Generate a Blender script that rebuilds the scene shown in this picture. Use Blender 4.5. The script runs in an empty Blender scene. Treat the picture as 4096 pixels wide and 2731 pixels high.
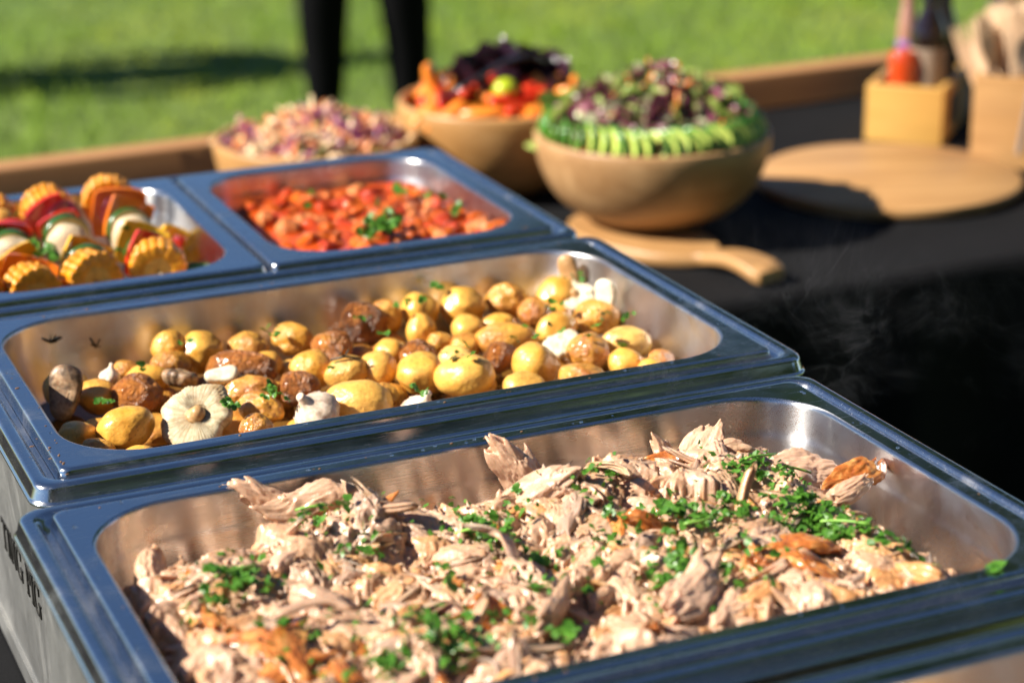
import bpy, math, random
import numpy as np
from mathutils import Vector, Matrix, Quaternion, Euler

random.seed(7)
RNG = np.random.default_rng(7)
sc = bpy.context.scene
COL = sc.collection
PI = math.pi
# World frame: metres, X along the long side of the pans, Y away from the viewer, Z up,
# z = 0 is the top of the pan rims; the table tops lie at TZ and the lawn at GZ.
TZ = -0.228
GZ = -1.00

# ------------------------------------------------------------------ camera
cam_d = bpy.data.cameras.new('camera')
cam = bpy.data.objects.new('camera', cam_d)
COL.objects.link(cam)
_f = Vector((0.3788, 0.8647, -0.3299)).normalized()
_r = Vector((0.9140, -0.4055, -0.0133)).normalized()
_u = _r.cross(_f).normalized()
_r = _f.cross(_u).normalized()
CAM = Vector((-0.4887, -1.4007, 0.5112))
cam.matrix_world = Matrix(((_r.x, _u.x, -_f.x, CAM.x), (_r.y, _u.y, -_f.y, CAM.y),
                           (_r.z, _u.z, -_f.z, CAM.z), (0, 0, 0, 1)))
cam_d.sensor_width = 36.0
cam_d.lens = 72.36
cam_d.clip_start = 0.02
cam_d.clip_end = 600
cam_d.dof.use_dof = True
cam_d.dof.focus_distance = 1.40
cam_d.dof.aperture_fstop = 4.4
sc.camera = cam

# ------------------------------------------------------------------ world, sun, exposure
SUN_EL = math.radians(38)
SUN_H = Vector((-0.988, 0.156, 0)).normalized()          # towards the sun, level
world = bpy.data.worlds.new('World')
sc.world = world
world.use_nodes = True
wn = world.node_tree
bg = wn.nodes['Background']
sky = wn.nodes.new('ShaderNodeTexSky')
sky.sky_type = 'NISHITA'
sky.sun_disc = False
sky.sun_elevation = SUN_EL
sky.sun_rotation = math.atan2(SUN_H.x, SUN_H.y)
sky.air_density = 0.75
sky.dust_density = 0.0
sky.ozone_density = 5.0
wn.links.new(sky.outputs[0], bg.inputs[0])
bg.inputs[1].default_value = 0.05
sun_d = bpy.data.lights.new('sun', 'SUN')
sun_d.energy = 5.0
sun_d.angle = math.radians(0.53)
sun_d.color = (1.0, 0.93, 0.82)
sun = bpy.data.objects.new('sun', sun_d)
COL.objects.link(sun)
_l = Vector((SUN_H.x * math.cos(SUN_EL), SUN_H.y * math.cos(SUN_EL), math.sin(SUN_EL)))
sun.rotation_euler = _l.to_track_quat('Z', 'Y').to_euler()
sun.location = _l * 20
sc.view_settings.view_transform = 'Standard'
sc.view_settings.look = 'None'
sc.view_settings.exposure = 1.28
sc.view_settings.gamma = 1.0
sc.cycles.use_denoising = True
sc.cycles.max_bounces = 8
sc.cycles.glossy_bounces = 5
sc.cycles.transparent_max_bounces = 8
sc.cycles.sample_clamp_indirect = 4.0
sc.cycles.blur_glossy = 0.6
sc.cycles.volume_step_rate = 2.0

# ------------------------------------------------------------------ helpers
def hash3(ix, iy, iz, seed):
    n = (ix.astype(np.int64) * 374761393 + iy.astype(np.int64) * 668265263 + iz.astype(np.int64) * 2147483647
         + seed * 974634777) & 0xFFFFFFFF
    n = ((n ^ (n >> 13)) * 1274126177) & 0xFFFFFFFF
    n = (n ^ (n >> 16)) & 0xFFFF
    return n / 65535.0 * 2 - 1

def vn(p, seed=0):
    """value noise in -1..1 on an (n,3) array"""
    p = np.asarray(p, float)
    i = np.floor(p).astype(np.int64)
    f = p - i
    f = f * f * (3 - 2 * f)
    out = 0
    for dx in (0, 1):
        for dy in (0, 1):
            for dz in (0, 1):
                w = (f[:, 0] if dx else 1 - f[:, 0]) * (f[:, 1] if dy else 1 - f[:, 1]) * (f[:, 2] if dz else 1 - f[:, 2])
                out = out + w * hash3(i[:, 0] + dx, i[:, 1] + dy, i[:, 2] + dz, seed)
    return out

def fbm(p, oct=3, seed=0):
    p = np.asarray(p, float)
    a, o = 1.0, 0
    for k in range(oct):
        o = o + a * vn(p * (2 ** k) + 17.3 * k, seed + k)
        a *= 0.5
    return o

class MB:
    """collects verts and faces"""
    def __init__(s):
        s.v, s.f, s.m, s.n = [], [], [], 0
    def add(s, v, f, mi=0):
        v = np.asarray(v, float).reshape(-1, 3)
        s.v.append(v)
        for q in f:
            s.f.append(tuple(int(i) + s.n for i in q))
            s.m.append(mi)
        s.n += len(v)
    def box(s, lo, hi, mi=0):
        x0, y0, z0 = lo
        x1, y1, z1 = hi
        s.add([(x0, y0, z0), (x1, y0, z0), (x1, y1, z0), (x0, y1, z0), (x0, y0, z1), (x1, y0, z1), (x1, y1, z1), (x0, y1, z1)],
              [(0, 3, 2, 1), (4, 5, 6, 7), (0, 1, 5, 4), (1, 2, 6, 5), (2, 3, 7, 6), (3, 0, 4, 7)], mi)
    def loft(s, loops, close=True, cap0=False, cap1=False, mi=0):
        n = len(loops[0])
        v = np.concatenate([np.asarray(l, float) for l in loops])
        f = []
        m = n if close else n - 1
        for k in range(len(loops) - 1):
            for j in range(m):
                a, b = k * n + j, k * n + (j + 1) % n
                f.append((a, b, b + n, a + n))
        if cap0:
            f.append(tuple(range(n - 1, -1, -1)))
        if cap1:
            f.append(tuple(range((len(loops) - 1) * n, len(loops) * n)))
        s.add(v, f, mi)
    def lathe(s, prof, n=48, cap0=False, cap1=False, c=(0, 0), mi=0):
        t = np.linspace(0, 2 * PI, n, endpoint=False)
        s.loft([np.stack([c[0] + r * np.cos(t), c[1] + r * np.sin(t), np.full(n, z)], 1) for r, z in prof], True, cap0, cap1, mi)
    def tube(s, pts, rad, n=6, mi=0, flat=1.0):
        pts = np.asarray(pts, float)
        k = len(pts)
        rad = np.broadcast_to(np.asarray(rad, float), (k,))
        tan = np.gradient(pts, axis=0)
        tan /= np.linalg.norm(tan, axis=1)[:, None] + 1e-12
        ref = np.array([0.31, 0.22, 0.93])
        t = np.linspace(0, 2 * PI, n, endpoint=False)
        loops = []
        for i in range(k):
            a = np.cross(tan[i], ref)
            a /= np.linalg.norm(a) + 1e-12
            b = np.cross(tan[i], a)
            loops.append(pts[i] + rad[i] * (np.cos(t)[:, None] * a + flat * np.sin(t)[:, None] * b))
        s.loft(loops, True, True, True, mi)
    def mesh(s, name, mats=None, smooth=True, sharp=None):
        me = bpy.data.meshes.new(name)
        me.from_pydata(np.concatenate(s.v).tolist(), [], s.f)
        for mm in (mats if isinstance(mats, (list, tuple)) else [mats]):
            if mm:
                me.materials.append(mm)
        if any(s.m):
            me.polygons.foreach_set('material_index', s.m)
        if smooth:
            me.polygons.foreach_set('use_smooth', [True] * len(me.polygons))
            if sharp:
                me.set_sharp_from_angle(angle=math.radians(sharp))
        me.update()
        return me
    def build(s, name, mats=None, parent=None, smooth=True, sharp=None, loc=None, rz=0):
        return link(name, s.mesh(name, mats, smooth, sharp), parent, loc, rz)

def link(name, me, parent=None, loc=None, rot=0):
    o = bpy.data.objects.new(name, me)
    COL.objects.link(o)
    if parent is not None:
        o.parent = parent
    if loc is not None:
        o.location = loc
    if isinstance(rot, (int, float)):
        if rot:
            o.rotation_euler = (0, 0, rot)
    elif isinstance(rot, Quaternion):
        o.rotation_mode = 'QUATERNION'
        o.rotation_quaternion = rot
    else:
        o.rotation_euler = rot
    return o

def tag(o, label=None, cat=None, group=None, kind=None):
    if label:
        o['label'] = label
    if cat:
        o['category'] = cat
    if group:
        o['group'] = group
    if kind:
        o['kind'] = kind
    return o

def empty(name, loc=(0, 0, 0), rz=0):
    o = bpy.data.objects.new(name, None)
    o.empty_display_size = 0.05
    COL.objects.link(o)
    o.location = loc
    o.rotation_euler = (0, 0, rz)
    return o

def rrect(hw, hd, r, z, n=8, c=(0, 0)):
    p = []
    for cx, cy, a0 in ((hw - r, hd - r, 0), (-hw + r, hd - r, 90), (-hw + r, -hd + r, 180), (hw - r, -hd + r, 270)):
        for k in range(n + 1):
            a = math.radians(a0 + 90 * k / n)
            p.append((c[0] + cx + r * math.cos(a), c[1] + cy + r * math.sin(a), z))
    return p

# ------------------------------------------------------------------ materials
class NT:
    def __init__(s, name):
        s.m = bpy.data.materials.new(name)
        s.m.use_nodes = True
        s.t = s.m.node_tree
        s.b = s.t.nodes['Principled BSDF']
    def n(s, typ, **kw):
        o = s.t.nodes.new(typ)
        for k, v in kw.items():
            setattr(o, k, v)
        return o
    def l(s, a, b):
        s.t.links.new(a, b)
    def set(s, **kw):
        for k, v in kw.items():
            k = k.replace('_', ' ')
            i = s.b.inputs[k]
            if hasattr(i.default_value, '__len__') and len(v) == 3:
                v = (*v, 1) if len(i.default_value) == 4 else v
            i.default_value = v
        return s
    def coord(s, kind='Object', scale=(1, 1, 1), rot=(0, 0, 0)):
        c = s.n('ShaderNodeTexCoord')
        m = s.n('ShaderNodeMapping')
        m.inputs['Scale'].default_value = scale
        m.inputs['Rotation'].default_value = rot
        s.l(c.outputs[kind], m.inputs['Vector'])
        return m.outputs[0]
    def noise(s, vec, scale, detail=3, rough=0.5, dist=0.0):
        o = s.n('ShaderNodeTexNoise')
        o.inputs['Scale'].default_value = scale
        o.inputs['Detail'].default_value = detail
        o.inputs['Roughness'].default_value = rough
        o.inputs['Distortion'].default_value = dist
        if vec is not None:
            s.l(vec, o.inputs['Vector'])
        return o.outputs['Fac']
    def ramp(s, fac, stops):
        r = s.n('ShaderNodeValToRGB')
        e = r.color_ramp.elements
        while len(e) < len(stops):
            e.new(0.5)
        for i, (p, c) in enumerate(stops):
            e[i].position = p
            e[i].color = (*c, 1) if len(c) == 3 else c
        s.l(fac, r.inputs[0])
        return r.outputs[0]
    def val(s, fac, stops):
        return s.ramp(fac, [(p, (v, v, v)) for p, v in stops])
    def mix(s, fac, a, b, mode='MIX'):
        m = s.n('ShaderNodeMix', data_type='RGBA', blend_type=mode)
        for sock, v in ((m.inputs[0], fac), (m.inputs[6], a), (m.inputs[7], b)):
            if isinstance(v, (int, float)):
                sock.default_value = v
            elif isinstance(v, (tuple, list)):
                sock.default_value = (*v, 1) if len(v) == 3 else v
            else:
                s.l(v, sock)
        return m.outputs[2]
    def math(s, op, a, b=0.0):
        m = s.n('ShaderNodeMath', operation=op)
        for sock, v in ((m.inputs[0], a), (m.inputs[1], b)):
            if isinstance(v, (int, float)):
                sock.default_value = v
            else:
                s.l(v, sock)
        return m.outputs[0]
    def col(s, c):
        s.l(c, s.b.inputs['Base Color'])
        return s
    def rough(s, r):
        s.l(r, s.b.inputs['Roughness'])
        return s
    def bump(s, h, strength=0.3, dist=0.001):
        b = s.n('ShaderNodeBump')
        b.inputs['Strength'].default_value = strength
        b.inputs['Distance'].default_value = dist
        s.l(h, b.inputs['Height'])
        s.l(b.outputs[0], s.b.inputs['Normal'])
        return s
    def rnd(s):
        return s.n('ShaderNodeObjectInfo').outputs['Random']

def m_steel(name, base=(0.60, 0.60, 0.605), r0=0.10, r1=0.16, brush=(60, 2600, 2600), stain=None, bump=0.012, aniso=0.0):
    t = NT(name).set(Metallic=1.0)
    a = t.noise(t.coord('Object', brush), 1.0, 2)
    b = t.noise(t.coord('Object', (1, 1, 1)), 22, 4, 0.6)
    r = t.math('ADD', t.val(a, [(0.3, r0), (0.7, r1)]), t.val(b, [(0.35, 0.0), (0.75, 0.10)]))
    t.rough(r)
    sc_ = t.noise(t.coord('Object', (12, 300, 300), (0.3, 0.2, 0.9)), 4.0, 2, 0.6)
    sm = t.noise(t.coord('Object', (1, 1, 1)), 9, 5, 0.65, 1.2)
    r = t.math('ADD', r, t.math('ADD', t.val(sc_, [(0.62, 0.0), (0.70, 0.14)]), t.val(sm, [(0.52, 0.0), (0.66, 0.12)])))
    t.rough(r)
    c = t.mix(t.val(b, [(0.3, 0.0), (0.8, 1.0)]), base, tuple(x * 0.88 for x in base))
    if stain:
        s1 = t.noise(t.coord('Object', (1, 1, 0.5)), 24, 6, 0.62, 0.4)
        g = t.val(s1, [(0.42, 0.0), (0.78, 1.0)])
        c = t.mix(t.math('MULTIPLY', g, stain[1]), c, stain[0])
    t.col(c)
    if aniso:
        tg = t.n('ShaderNodeTangent', direction_type='RADIAL', axis='Z')
        t.l(tg.outputs[0], t.b.inputs['Tangent'])
        t.set(Anisotropic=aniso, Anisotropic_Rotation=0.25)
    else:
        t.bump(a, bump, 0.0004)
    return t.m

def m_plain(name, c, rough=0.5, var=0.0, scale=30, bump=0.0, **kw):
    t = NT(name).set(Roughness=rough, **kw)
    if var:
        n = t.noise(t.coord(), scale, 4, 0.6)
        t.col(t.ramp(n, [(0.25, tuple(x * (1 - var) for x in c)), (0.75, tuple(min(1, x * (1 + var)) for x in c))]))
        if bump:
            t.bump(n, bump, 0.002)
    else:
        t.set(Base_Color=c)
    return t.m

def m_wood(name, c0, c1, axis=0, scale=14, rough=0.45):
    t = NT(name)
    s = [scale * 4] * 3
    s[axis] = scale * 0.35
    v = t.coord('Object', tuple(s))
    n = t.noise(v, 1.0, 5, 0.6, 0.8)
    n2 = t.noise(t.coord('Object', tuple(q * 3 for q in s)), 1.0, 2)
    c = t.ramp(n, [(0.25, c0), (0.55, tuple((a + b) / 2 for a, b in zip(c0, c1))), (0.78, c1)])
    t.col(t.mix(t.math('MULTIPLY', n2, 0.35), c, tuple(x * 0.7 for x in c0)))
    t.rough(t.val(n2, [(0.2, rough - 0.08), (0.8, rough + 0.12)]))
    t.bump(n2, 0.12, 0.001)
    return t.m

STEEL = m_steel('pan_steel')
STEEL_P = m_steel('potato_pan_steel', r0=0.11, r1=0.18, stain=((0.30, 0.15, 0.05), 0.08))
STEEL_W = m_steel('pan_wall_steel', r0=0.20, r1=0.28, aniso=0.85)
STEEL_PW = m_steel('potato_pan_wall_steel', r0=0.24, r1=0.34, stain=((0.34, 0.18, 0.06), 0.5), aniso=0.5)
STEEL_TW = m_steel('stew_pan_wall_steel', r0=0.2, r1=0.3, stain=((0.45, 0.12, 0.02), 0.4), aniso=0.5)
STEEL_T = m_steel('stew_pan_steel', r0=0.11, r1=0.18, stain=((0.45, 0.10, 0.02), 0.06))
STEEL_F = m_steel('frame_steel', r0=0.10, r1=0.17, stain=((0.25, 0.13, 0.06), 0.10))
STEEL_B = m_steel('body_steel', base=(0.40, 0.395, 0.375), r0=0.40, r1=0.48, brush=(900, 900, 40))
DARK = m_plain('letter_black', (0.015, 0.014, 0.012), 0.4)
CLOTH = None

def m_cloth():
    t = NT('black_cloth').set(Roughness=0.9, Specular_IOR_Level=0.15)
    n = t.noise(t.coord('Object', (1, 1, 1)), 700, 2)
    b = t.noise(t.coord('Object', (1, 1, 1)), 9, 4)
    t.col(t.ramp(t.math('MULTIPLY', n, b), [(0.1, (0.0025, 0.0025, 0.003)), (0.5, (0.0075, 0.0075, 0.0085))]))
    t.bump(n, 0.5, 0.0008)
    return t.m
CLOTH = m_cloth()
WOOD_RAIL = m_wood('rail_wood', (0.33, 0.15, 0.05), (0.46, 0.24, 0.09), 0, 10, 0.5)
WOOD_BOWL = m_wood('bowl_wood', (0.27, 0.135, 0.05), (0.54, 0.33, 0.155), 0, 7, 0.42)
WOOD_BOWL2 = m_wood('bowl_wood_golden', (0.32, 0.15, 0.042), (0.60, 0.34, 0.13), 0, 7, 0.42)
BAMBOO = m_wood('bamboo', (0.50, 0.27, 0.06), (0.62, 0.37, 0.11), 0, 9, 0.4)
BAMBOO_D = m_wood('bamboo_brown', (0.30, 0.15, 0.05), (0.54, 0.31, 0.125), 0, 9, 0.45)
WOOD_PALE = m_wood('pale_wood', (0.50, 0.32, 0.16), (0.62, 0.43, 0.25), 0, 12, 0.55)

# ------------------------------------------------------------------ ground
def ground():
    t = NT('lawn_soil').set(Roughness=0.9)
    n = t.noise(t.coord('Object', (1, 1, 1)), 1.3, 5, 0.6)
    n2 = t.noise(t.coord('Object', (1, 1, 1)), 60, 3)
    c = t.ramp(n, [(0.3, (0.075, 0.135, 0.012)), (0.7, (0.14, 0.19, 0.022))])
    t.col(t.mix(n2, c, (0.06, 0.10, 0.018)))
    mb = MB()
    mb.add([(-250, -250, GZ), (250, -250, GZ), (250, 250, GZ), (-250, 250, GZ)], [(0, 1, 2, 3)])
    tag(mb.build('ground', t.m, smooth=False), kind='structure')
    # turf blades where the lawn is in view
    N = 90000
    x = RNG.uniform(-0.6, 8.5, N)
    y = 1.5 + 9.5 * RNG.random(N) ** 0.8
    h = RNG.uniform(0.025, 0.06, N) * (0.8 + 0.35 * vn(np.stack([x * 1.5, y * 1.5, x * 0], 1), 5))
    a = RNG.uniform(0, 2 * PI, N)
    w = RNG.uniform(0.003, 0.0055, N)
    ln = RNG.normal(0, 0.020, (N, 2))
    v = np.zeros((N, 3, 3))
    v[:, 0] = np.stack([x - w * np.cos(a), y - w * np.sin(a), np.full(N, GZ)], 1)
    v[:, 1] = np.stack([x + w * np.cos(a), y + w * np.sin(a), np.full(N, GZ)], 1)
    v[:, 2] = np.stack([x + ln[:, 0], y + ln[:, 1], GZ + h], 1)
    me = bpy.data.meshes.new('grass')
    me.vertices.add(3 * N)
    me.vertices.foreach_set('co', v.ravel())
    me.loops.add(3 * N)
    me.loops.foreach_set('vertex_index', np.arange(3 * N, dtype=np.int32))
    me.polygons.add(N)
    me.polygons.foreach_set('loop_start', np.arange(0, 3 * N, 3, dtype=np.int32))
    me.update(calc_edges=True)
    g = NT('grass_blade').set(Roughness=0.6, Specular_IOR_Level=0.2)
    pn = g.noise(g.coord('Object', (1, 1, 1)), 1.1, 4, 0.6)
    fn = g.noise(g.coord('Object', (1, 1, 1)), 90, 2)
    cc = g.ramp(pn, [(0.32, (0.085, 0.20, 0.004)), (0.5, (0.165, 0.29, 0.007)), (0.66, (0.31, 0.35, 0.03))])
    g.col(g.mix(g.math('MULTIPLY', fn, 0.5), cc, (0.18, 0.24, 0.02)))
    g.b.inputs['Transmission Weight'].default_value = 0.0
    me.materials.append(g.m)
    tag(link('grass', me), 'short green mown grass of the lawn behind the tables', 'grass', kind='stuff')
ground()

# ------------------------------------------------------------------ tables and cloths
def cloth_sheet(x0, x1, y0, y1, z, drops, fold=0.010, seed=1):
    """a cloth over a table top: flat top, rounded edge, folded skirts on the chosen sides"""
    mb = MB()
    nx, ny = 60, 50
    xs = np.linspace(x0, x1, nx)
    ys = np.linspace(y0, y1, ny)
    X, Y = np.meshgrid(xs, ys)
    p = np.stack([X.ravel(), Y.ravel(), np.zeros(nx * ny)], 1)
    zz = z + 0.0012 * fbm(p * 5, 3, seed)
    p[:, 2] = np.minimum(zz, z + 0.0008)
    mb.add(p, [(j * nx + i, j * nx + i + 1, (j + 1) * nx + i + 1, (j + 1) * nx + i) for j in range(ny - 1) for i in range(nx - 1)])
    for side in drops:
        if side in 'FB':
            a, b = (x0, x1)
        else:
            a, b = (y0, y1)
        n = 160
        t = np.linspace(a, b, n)
        loops = []
        for k, (out, dz) in enumerate([(0, 0.0), (0.006, -0.002), (0.011, -0.008), (0.013, -0.02), (0.016, -0.12), (0.020, -0.35), (0.026, -0.74)]):
            amp = fold * min(1, max(0, -dz / 0.2)) * 1.6
            wv = amp * (np.sin(t * 31 + 1.3 * np.sin(t * 9 + seed)) + 0.5 * np.sin(t * 57 + 2))
            o = out + np.maximum(wv, -out * 0.7)
            if side == 'F':
                q = np.stack([t, y0 - o, np.full(n, z + dz)], 1)
            elif side == 'B':
                q = np.stack([t, y1 + o, np.full(n, z + dz)], 1)
            elif side == 'R':
                q = np.stack([x1 + o, t, np.full(n, z + dz)], 1)
            else:
                q = np.stack([x0 - o, t, np.full(n, z + dz)], 1)
            loops.append(q)
        mb.loft(loops, close=False)
    return mb

def table(name, label, x0, x1, y0, y1):
    t = empty(name, ((x0 + x1) / 2, (y0 + y1) / 2, GZ))
    tag(t, label, 'table')
    ox, oy = (x0 + x1) / 2, (y0 + y1) / 2
    m = MB()
    m.box((x0 - ox + .01, y0 - oy + .01, TZ - GZ - 0.04), (x1 - ox - .01, y1 - oy - .01, TZ - GZ - 0.005))
    m.build('table_top', WOOD_RAIL, t, smooth=False)
    for sx in (x0 + 0.06, x1 - 0.10):
        for sy in (y0 + 0.06, y1 - 0.10):
            m = MB()
            m.box((sx - ox, sy - oy, 0), (sx - ox + 0.045, sy - oy + 0.045, TZ - GZ - 0.041))
            m.build('leg', WOOD_RAIL, t, smooth=False)
    return t

bt = table('buffet_table', 'long wooden table with a raised brown back rail, holding the salad bowls', -1.6, 2.6, 0.56, 1.32)
m = MB()
ang = math.radians(2.6)
m.loft([rrect(2.15, 0.027, 0.006, 0.70, 4), rrect(2.15, 0.027, 0.006, 0.822, 4), rrect(2.147, 0.024, 0.005, 0.826, 4)], True, True, True)
r = m.build('back_rail', WOOD_RAIL, bt, sharp=40, loc=(0, 0, 0))
r.location = (0.0, 0.446, 0)
r.rotation_euler = (0, 0, ang)
tag(cloth_sheet(-1.6, 2.6, 0.56, 1.40, TZ, 'F', seed=3).build('tablecloth', CLOTH),
    'black cloth on the far table, hanging down its front below the bowls', 'tablecloth')
table('serving_table', 'table under the row of steel food warmers, covered in black cloth', -0.78, 0.36, -1.02, 0.545)
tag(cloth_sheet(-0.78, 0.36, -1.02, 0.545, TZ, 'RLF', seed=8).build('tablecloth', CLOTH),
    'black cloth under the steel food warmers, in sun at their left end', 'tablecloth')

# ------------------------------------------------------------------ food warmers and pans
def warmer(loc, rz, label, letters=False):
    t = empty('food_warmer', loc, rz)
    tag(t, label, 'food warmer', 'steel food warmers standing one behind the other')
    hw, hd = 0.284, 0.179
    prof = [(-0.0285, .052, -.034), (-0.0282, .052, -.013), (-0.0275, .052, -.0102), (-0.026, .052, -.0098), (-0.0185, .02, -.0095), (-0.016, .016, -.0095), (-0.012, .016, -.0088),
            (-0.0105, .015, -.0060), (-0.0095, .015, -.0042), (-0.0083, .015, -.0033), (-0.007, .015, -.003), (-0.0034, .015, -.003), (-0.0025, .0148, -.0031), (-0.0014, .0145, -.0036),
            (-.0006, .014, -.0044), (-.0001, .014, -.0054), (0.0002, .014, -.0064), (0.0020, .0155, -.0132), (.0024, .0158, -.0140), (0.0034, .0162, -.0147), (.0038, .0165, -.0157), (.0032, .016, -.0167), (.001, .014, -.0171), (-.003, .012, -.0165)]
    m = MB()
    m.loft([rrect(hw + a, hd + a, r, z, 8) for a, r, z in prof])
    m.build('rim_frame', STEEL_F, t)
    b = MB()
    bz = TZ + 0.006
    b.loft([rrect(0.2735, 0.1685, 0.004, z, 4) for z in (-.012, -.05, -.10, -.16, bz + 0.012)] +
           [rrect(0.2735, 0.1685, 0.004, bz, 4)], True, False, True)
    b.build('body', STEEL_B, t, sharp=35)
    k = MB()
    k.loft([rrect(0.2765, 0.1715, 0.005, bz + 0.012, 4), rrect(0.2765, 0.1715, 0.005, bz - 0.004, 4), rrect(0.270, 0.165, 0.004, bz - 0.005, 4)], True, True, True)
    k.build('base_strip', STEEL_B, t, sharp=35)
    return t

WARM = [warmer((-0.038, -0.774, 0), 0.002, 'steel food warmer in the near right corner, mostly out of the picture'),
        warmer((-0.0193, -0.3866, 0), 0.0016, 'steel food warmer holding the pulled pork pan'),
        warmer((0, 0, 0), 0, 'steel food warmer holding the potato pan, dark lettering on its left end'),
        warmer((-0.0052, 0.371, 0), -0.0102, 'farthest steel food warmer, holding the two half pans')]

def lettering(parent):
    """the visible letters TING PIG cut in dark serif capitals on the warmer's left end"""
    H, tw = 0.024, 0.0042
    def ribbon(mb, pts, w):
        pts = np.asarray(pts, float)
        d = np.gradient(pts, axis=0)
        d /= np.linalg.norm(d, axis=1)[:, None]
        nrm = np.stack([-d[:, 1], d[:, 0]], 1)
        w = np.broadcast_to(np.asarray(w, float), (len(pts),))[:, None] / 2
        L, R_ = pts + nrm * w, pts - nrm * w
        n = len(pts)
        for e in (0, 1):
            pass
        v = [(-0.0008, *q) for q in L] + [(-0.0008, *q) for q in R_] + [(0.0008, *q) for q in L] + [(0.0008, *q) for q in R_]
        f = []
        for i in range(n - 1):
            f += [(i, i + 1, n + i + 1, n + i), (2 * n + i, 3 * n + i, 3 * n + i + 1, 2 * n + i + 1),
                  (i, 2 * n + i, 2 * n + i + 1, i + 1), (n + i, n + i + 1, 3 * n + i + 1, 3 * n + i)]
        mb.add(v, f)
    def glyph(ch, x):
        mb = MB()
        def R(p, w):
            ribbon(mb, [(-(x + a * H), b * H) for a, b in p], w)
        s = 0.0016
        if ch == 'I':
            R([(.15, 0), (.15, 1)], tw); R([(0, 0.03), (.3, 0.03)], s); R([(0, .97), (.3, .97)], s); wd = .38
        elif ch == 'T':
            R([(.36, 0), (.36, 1)], tw); R([(.2, .03), (.52, .03)], s); R([(0, .96), (.72, .96)], s * 1.3)
            R([(.02, .8), (.02, .98)], s); R([(.70, .8), (.70, .98)], s); wd = .80
        elif ch == 'N':
            R([(.12, 0), (.12, 1)], s * 1.1); R([(.12, .98), (.72, .02)], tw); R([(.72, 0), (.72, 1)], s * 1.1)
            R([(0, .03), (.24, .03)], s); R([(.6, .97), (.84, .97)], s); R([(0, .97), (.14, .97)], s); wd = .92
        elif ch == 'P':
            R([(.15, 0), (.15, 1)], tw); R([(0, .03), (.32, .03)], s); R([(0, .97), (.2, .97)], s)
            R([(.15 + .02, .97)] + [(.30 + .30 * math.sin(a), .72 + .25 * math.cos(a)) for a in np.linspace(0, PI, 9)] + [(.17, .47)],
              np.r_[s, np.linspace(s, tw, 5), np.linspace(tw, s, 4), s]); wd = .68
        else:
            a = np.linspace(math.radians(50), math.radians(318), 18)
            R([(.42 + .42 * math.cos(q), .5 + .50 * math.sin(q)) for q in a], s + (tw - s) * np.clip(-np.cos(a), 0, 1))
            R([(.72, .0), (.72, .42)], tw * .9); R([(.56, .42), (.88, .42)], s); R([(.70, .70), (.70, .95)], s); wd = .96
        o = mb.build('letter', DARK, parent, smooth=False)
        o.location = (-0.2737, 0.0, -0.138)
        return x + wd * H
    x = -0.046
    for ch in 'TING PIG':
        x = x + 0.011 if ch == ' ' else glyph(ch, x) + 0.0012
lettering(WARM[2])

def pan(name, label, loc, rz, hw, hd, depth, mat, ledge=0.0, rin=0.058, rim=0.0125, group='steel food pans in the warmers'):
    t = empty(name, loc, rz)
    tag(t, label, 'food pan', group)
    P = [(-.0018, .0085, -.0091), (-.0017, .0085, -.0087), (-.0002, .007, -.0032), (.0001, .007, -.0021), (.0005, .007, -.0012), (.0011, .0072, -.0005), (.0019, .0075, -.0001), (.0028, .008, 0.0), (.0046, .0088, 0.0)]
    m = MB()
    m.loft([rrect(hw - a, hd - a, r, z, 12) for a, r, z in P])
    # flat rim between the square outer corner and the wide inner one
    a0, a1 = .0046, rim - .001
    m.loft([rrect(hw - a0 - (a1 - a0) * k, hd - a0 - (a1 - a0) * k, .0088 + (rin + .001 - .0088) * k, 0.0, 12) for k in (0, .33, .66, 1)])
    m.build('rim', mat, t)
    W = [(rim - .001, rin + .001, 0.0), (rim, rin, -.0003), (rim + .0010, rin - .001, -.0012), (rim + .0013, rin - .0012, -.0026), (rim + .0014, rin - .0012, -.0034), (rim + .0016, rin - .0014, -.0055)]
    if ledge:
        W += [(rim + .0026, rin - .002, -ledge + .006), (rim + .0028, rin - .002, -ledge + .003), (rim + .0032, rin - .002, -ledge + .0012), (rim + .0038, rin - .003, -ledge - .0006), (rim + .0042, rin - .003, -ledge - .0026), (rim + .0044, rin - .0032, -ledge - .005)]
    else:
        W += [(rim + .0035, rin - .003, -depth * .4)]
    W += [(rim + .0105, rin - .010, -depth + .022), (rim + .0112, rin - .0105, -depth + .019), (rim + .0145, rin - .013, -depth + .010), (rim + .019, rin - .016, -depth + .003),
          (rim + .028, rin - .022, -depth), (rim + .06, .012, -depth)]
    m = MB()
    m.loft([rrect(hw - a, hd - a, max(r, .006), z, 12) for a, r, z in W], True, False, True)
    m.build('basin', {STEEL: STEEL_W, STEEL_P: STEEL_PW, STEEL_T: STEEL_TW}[mat], t)
    return t
pan('food_pan', 'deep steel pan full of pulled pork', (-0.0193, -0.3866, 0), 0.0016, .265, .1625, .10, STEEL, ledge=.026)
pan('food_pan', 'steel pan of roast potatoes with browned inner walls', (0, 0, 0), 0, .265, .1625, .068, STEEL_P)
pan('food_pan', 'steel pan in the near right corner, only its far wall in view', (-0.038, -0.774, 0), 0.002, .265, .1625, .10, STEEL_P, ledge=.0)
c3, s3 = math.cos(-.0102), math.sin(-.0102)
HP = {}
for sx, nm, mt, ml in ((-1, 'left half-size steel pan holding the vegetable skewers', STEEL, .022), (1, 'right half-size steel pan holding the red tomato stew', STEEL_T, .022)):
    dx = sx * 0.1345
    HP[sx] = (-0.0052 + c3 * dx, 0.371 + s3 * dx)
    pan('half_food_pan', nm, (*HP[sx], 0), -.0102, .1315, .1625, .068, mt, ledge=ml, rin=.056, rim=.0165)

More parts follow.
